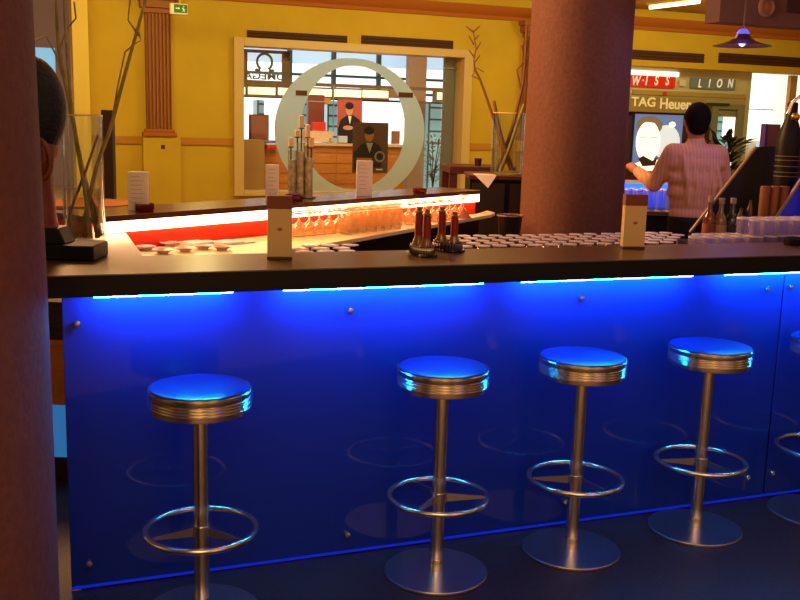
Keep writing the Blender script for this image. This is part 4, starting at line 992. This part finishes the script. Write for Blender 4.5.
for x, w_, lb, c in ((764.5, 10, 'leftmost orange brown wooden tube', (118, 64, 32)), (774, 9, 'middle orange brown wooden tube', (130, 70, 34)), (783.5, 10, 'rightmost orange brown wooden tube', (108, 56, 28))):
    p = pY(x, 200, Ys + .0); h = pY(x, 186, Ys).z - zs; r_ = w_ / 2 * k_ * 1.02
    t = thing('wooden_tube', lb + ' under the tall black bottle', 'wooden tube', (p.x, Ys + .0, zs))
    MB().lathe([(r_ * .97, 0), (r_, .01), (r_, h * .97), (r_ * .9, h)], 24).build('body', mat('wt%d' % x, c, .5, nz=(12, .25), stretch=(4, 4, .6), emit=None), t)
    MB().lathe([(r_ * 1.02, h * .1), (r_ * 1.02, h * .14)], 24, caps=False).build('band', walnut, t)
# tall black bottle on its own riser
p = pY(785, 185, Ys + .12); zr_ = pY(785, 184, Ys + .12).z
t = thing('tall_bottle', 'tall black bottle with pale ringed label at the right border', 'bottle', (p.x, Ys + .12, zs))
k2 = (Ys + .17) / F; H = pY(786, 102, Ys + .12).z - zs; hz_ = lambda y: pY(785, y, Ys + .12).z - zs
MB().lathe([(11 * k2, 0), (11.5 * k2, .01), (11.5 * k2, hz_(160)), (12 * k2, hz_(142)), (9 * k2, hz_(128)), (5.5 * k2, hz_(118)), (5 * k2, hz_(103)), (3.8 * k2, hz_(102))], 32).build('body', mat('black_bottle', (12, 8, 8), .5, spec=.3), t)
b = MB()
for y in (156, 160, 166, 172, 176):
    b.lathe([(11.9 * k2, hz_(y) - .002), (11.9 * k2, hz_(y) + .002)], 32, caps=False)
b.build('label_rings', mat('label_grey', (120, 96, 84), .6), t)
# curved chrome tap tower at the border
Yt2 = 4.88
pts = [pY(x, y, Yt2) for x, y in ((812, 180), (812, 130), (808, 106), (800, 96), (792, 103), (788, 114))]
t = thing('tap_tower', 'curved chrome tap reaching in at the right border', 'tap', (pts[0].x, Yt2, 0))
MB().tube([(q_.x - pts[0].x, 0, q_.z) for q_ in pts], .010, 12).build('spout', steel, t)
MB().tube([(0, 0, 0.0), (0, 0, pts[0].z)], .022, 14).build('column', steel, t)
MB().ball((-.02, 0, pts[0].z + .33), .022).build('knob', mat('brass', (200, 160, 80), .25, 1), t)
MB().ball((pY(797, 117, Yt2).x - pts[0].x, 0.02, pY(797, 117, Yt2).z), .022).build('knob', mat('brass', (200, 160, 80)), t)
# black ashtray on counter at right border
p = pz(797, 245, ZT); t = thing('ashtray', 'black low ashtray on the counter at the right border', 'ashtray', (p.x, p.y, ZT))
MB().lathe([(.055, 0), (.06, .01), (.06, .032), (.048, .032), (.044, .012), (.002, .012)], 28).build('bowl', black, t)
# plant beside the barman
p = pY(722, 180, 9.5)
leafy('potted_fern', 'dark leafy plant right of the barman in front of the glazed door', 'plant', (p.x, 9.5, pY(722, 178, 9.5).z), .16, .36, 170, mat('leaf_dark', (44, 50, 24), .5), 11, pot=.18, length=.16)
t = thing('plant_stand', 'dark pedestal under the leafy plant behind the barman', 'stand', (p.x, 9.5, 0))
MB().lathe([(.12, 0), (.1, .04), (.08, pY(722, 178, 9.5).z - .2), (.12, pY(722, 178, 9.5).z - .18)], 20).build('post', walnut, t)

# ---- the barman, seen from behind
YM = 6.75
def mp(x, y, dy=0.0):
    p = pY(x, y, YM + dy); return Vector((p.x - MX, dy, p.z))
MX = pY(695, 200, YM).x
man = thing('person', 'man in pale pink striped shirt and dark trousers, seen from behind, left arm reaching out', 'person', (MX, YM, 0))
def limb(b, pts, rads, n=7, sy=1.0):
    for i in range(len(pts) - 1):
        for k in range(n):
            u = k / n; p = pts[i].lerp(pts[i + 1], u); r = rads[i] * (1 - u) + rads[i + 1] * u; b.ball(p, r, r * sy, r, 14, 10)
    b.ball(pts[-1], rads[-1], rads[-1] * sy, rads[-1], 14, 10)
head = mp(697, 121.5); neck = mp(696, 142); chest = mp(696, 160); waist = mp(695, 206); hip = mp(695, 224)
shL = mp(673, 153.5); elL = mp(654, 184, .10); wrL = mp(637, 171, .30)
shR = mp(718, 155); elR = mp(725, 190, .08); wrR = mp(716, 213, .30)
knL, knR = Vector((hip.x - .10, .02, .52)), Vector((hip.x + .10, .0, .52)); anL, anR = Vector((hip.x - .11, -.03, .09)), Vector((hip.x + .12, -.05, .09))
skin = mat('skin', (196, 124, 88), .5)
def body_torso(b, g=0.0):
    for z_, rx, ry, cx in ((chest.z + .03, .165, .10, chest.x), (chest.z - .03, .185, .115, chest.x), (chest.z - .12, .178, .118, chest.x), (chest.z - .22, .165, .11, chest.x), (waist.z + .02, .150, .105, waist.x), (waist.z - .06, .155, .11, waist.x)):
        b.ball((cx, 0, z_), rx + g, ry + g, .085, 24, 12)
b = MB()
body_torso(b, -.012); limb(b, [shL, shR], [.06, .06], 10)
limb(b, [neck + Vector((0, 0, -.03)), head + Vector((0, 0, -.04))], [.056, .056], 5)
b.ball(head, .078, .098, .112, 24, 16); b.ball(head + Vector((0, .045, -.05)), .058, .05, .055)         # skull, jaw
b.ball(head + Vector((0, .10, -.005)), .012, .022, .02); b.ball(head + Vector((-.079, .0, -.01)), .012, .02, .03); b.ball(head + Vector((.079, .0, -.01)), .012, .02, .03)
limb(b, [shL, elL], [.052, .040]); limb(b, [elL, wrL], [.040, .026]); limb(b, [shR, elR], [.052, .040]); limb(b, [elR, wrR], [.040, .026])
for side, wr, el in ((-1, wrL, elL), (1, wrR, elR)):
    d = (wr - el).normalized(); q1 = d.cross(Vector((0, 0, 1))).normalized(); nrm = q1.cross(d)
    palm = wr + d * .05
    limb(b, [wr, palm, wr + d * .085], [.024, .034, .030], 4, 1.0)
    for k, (off, ln) in enumerate(((-.03, .062), (-.010, .075), (.010, .070), (.03, .055))):
        base = wr + d * .085 + q1 * off
        limb(b, [base, base + d * ln * .45 - nrm * .008, base + d * ln * .8 - nrm * .028, base + d * ln * .92 - nrm * .045], [.0095, .009, .0085, .008], 4)
    tb = wr + d * .03 - q1 * side * .028
    limb(b, [tb, tb - q1 * side * .03 + d * .025, tb - q1 * side * .04 + d * .055], [.012, .011, .009], 4)
limb(b, [hip + Vector((-.08, 0, 0)), knL, anL], [.08, .052, .036]); limb(b, [hip + Vector((.08, 0, 0)), knR, anR], [.08, .052, .036])
for an in (anL, anR): limb(b, [an + Vector((0, -.04, -.04)), an + Vector((0, .16, -.06))], [.04, .032], 5)
remeshed(b, 'body', skin, man, .009, 3)
b = MB(); b.ball(head + Vector((0, -.012, .025)), .087, .102, .106, 24, 16); b.ball(head + Vector((0, -.04, -.035)), .070, .062, .06, 20, 12)
hm = mat('dark_hair', (18, 9, 7), .8, spec=.15, nz=(60, .4), bump=.4)
remeshed(b, 'hair', hm, man, .01, 3)
# shirt
SH = bpy.data.materials.new('striped_shirt'); SH.use_nodes = True; nt = SH.node_tree; bs = nt.nodes['Principled BSDF']; bs.inputs['Roughness'].default_value = .8
tc = nt.nodes.new('ShaderNodeTexCoord'); wv = nt.nodes.new('ShaderNodeTexWave'); wv.inputs['Scale'].default_value = 14; wv.inputs['Distortion'].default_value = .6
rp = nt.nodes.new('ShaderNodeValToRGB'); rp.color_ramp.elements[0].color = (*lin((214, 156, 124)), 1); rp.color_ramp.elements[1].color = (*lin((228, 176, 144)), 1)
nt.links.new(tc.outputs['Object'], wv.inputs['Vector']); nt.links.new(wv.outputs['Fac'], rp.inputs[0]); nt.links.new(rp.outputs[0], bs.inputs['Base Color'])
b = MB(); body_torso(b, .022); limb(b, [shL, shR], [.072, .072], 10)
limb(b, [shL, elL], [.072, .058]); limb(b, [elL, wrL - (wrL - elL).normalized() * .02], [.058, .040]); limb(b, [shR, elR], [.072, .058]); limb(b, [elR, wrR - (wrR - elR).normalized() * .02], [.058, .040])
limb(b, [neck + Vector((0, 0, -.05)), neck + Vector((0, .0, .0))], [.075, .062], 4)
for k in range(5):                            # folds across the back
    u = k / 4; a0 = chest + Vector((-.12 + .06 * k, -.115, .02 - .02 * k)); limb(b, [a0, a0 + Vector((.04, -.012, -.16)), a0 + Vector((.05, .0, -.30))], [.016, .020, .014], 8)
remeshed(b, 'shirt', SH, man, .011, 5)
b = MB(); b.ball((waist.x, 0, waist.z - .10), .185, .14, .09, 24, 12); b.ball((hip.x, 0, hip.z - .04), .19, .145, .14, 24, 12)
limb(b, [hip + Vector((-.085, 0, -.04)), knL, anL + Vector((0, 0, .02))], [.105, .082, .07]); limb(b, [hip + Vector((.085, 0, -.04)), knR, anR + Vector((0, 0, .02))], [.105, .082, .07])
remeshed(b, 'trousers', mat('black_cloth', (18, 14, 18), .8), man, .014, 4)
b = MB()
for an in (anL, anR): limb(b, [an + Vector((0, -.05, -.045)), an + Vector((0, .18, -.055))], [.046, .036], 6)
remeshed(b, 'shoes', black, man, .01, 2)

# ================================================================== BAR STOOLS
def make_stool(loc, rz, label):
    t = thing('bar_stool', label, 'bar stool', loc, rz, 'chrome bar stools along the bar')
    R = .172
    prof = [(R * .60, .722), (R * .95, .727), (R * .962, .7285), (R * .966, .740)]
    for k in range(4):
        z_ = .741 + k * .0096; prof += [(R * .966, z_), (R * .985, z_ + .003), (R * .985, z_ + .0058), (R * .966, z_ + .0088)]
    prof += [(R * .970, .782), (R * .974, .792), (R, .7965), (R, .800), (R * .985, .803), (R * .96, .802), (R * .95, .79)]
    MB().lathe(prof, 72).build('seat_rim', steel, t)
    cu = MB().lathe([(R * .93, .79), (R * .95, .801), (R * .94, .8065), (R * .86, .809), (R * .6, .811), (R * .3, .812), (R * .01, .8125)], 64).build('cushion', vinyl, t)
    MB().lathe([(R * .94, .785), (R * .962, .802), (R * .955, .805), (R * .93, .805)], 64, caps=False).build('piping', piping_m, cu)
    MB().lathe([(.026, .012), (.026, .724)], 32).build('pole', steel, t)
    MB().lathe([(.0275, .012), (.0275, .058), (.0265, .06)], 32, caps=False).build('reflection_band', steel, t)  # raised band stands in for the base plate's reflection in the pole
    fr_ = MB().tube([(.1835 * math.cos(2 * PI * k / 64), .1835 * math.sin(2 * PI * k / 64), .307) for k in range(64)], .0105, 12, closed=True).build('foot_ring', steel, t)
    MB().lathe([(.0268, .285), (.032, .286), (.032, .322), (.0268, .323)], 32, caps=False).build('collar', steel, fr_)
    for k in range(3):
        a_ = 2 * PI * k / 3; b = MB(); b.T = Matrix.Rotation(a_, 4, 'Z')
        b.prism([(.030, .286), (.176, .302), (.176, .310), (.030, .318)], -.0035, .0035, 'y').build('spoke', steel, fr_)
    MB().lathe([(.190, 0), (.1956, .002), (.1956, .009), (.193, .012), (.028, .0135), (.027, .0135)], 80).build('base_plate', steel_dark, t)
    return t
st = [((-.6507, 3.1283, 0), 92, 'leftmost chrome bar stool with blue seat, its base cut by the photo edge'),
      ((.1650, 3.4889, 0), 1, 'second chrome bar stool from the left, standing alone mid photo'),
      ((.7175, 3.7195, 0), 65, 'third chrome bar stool from the left, blue round seat'),
      ((1.2902, 3.9711, 0), 63, 'fourth chrome bar stool from the left, blue round seat'),
      ((1.888, 4.19, 0), 100, 'rightmost chrome bar stool, cut by the right photo edge')]
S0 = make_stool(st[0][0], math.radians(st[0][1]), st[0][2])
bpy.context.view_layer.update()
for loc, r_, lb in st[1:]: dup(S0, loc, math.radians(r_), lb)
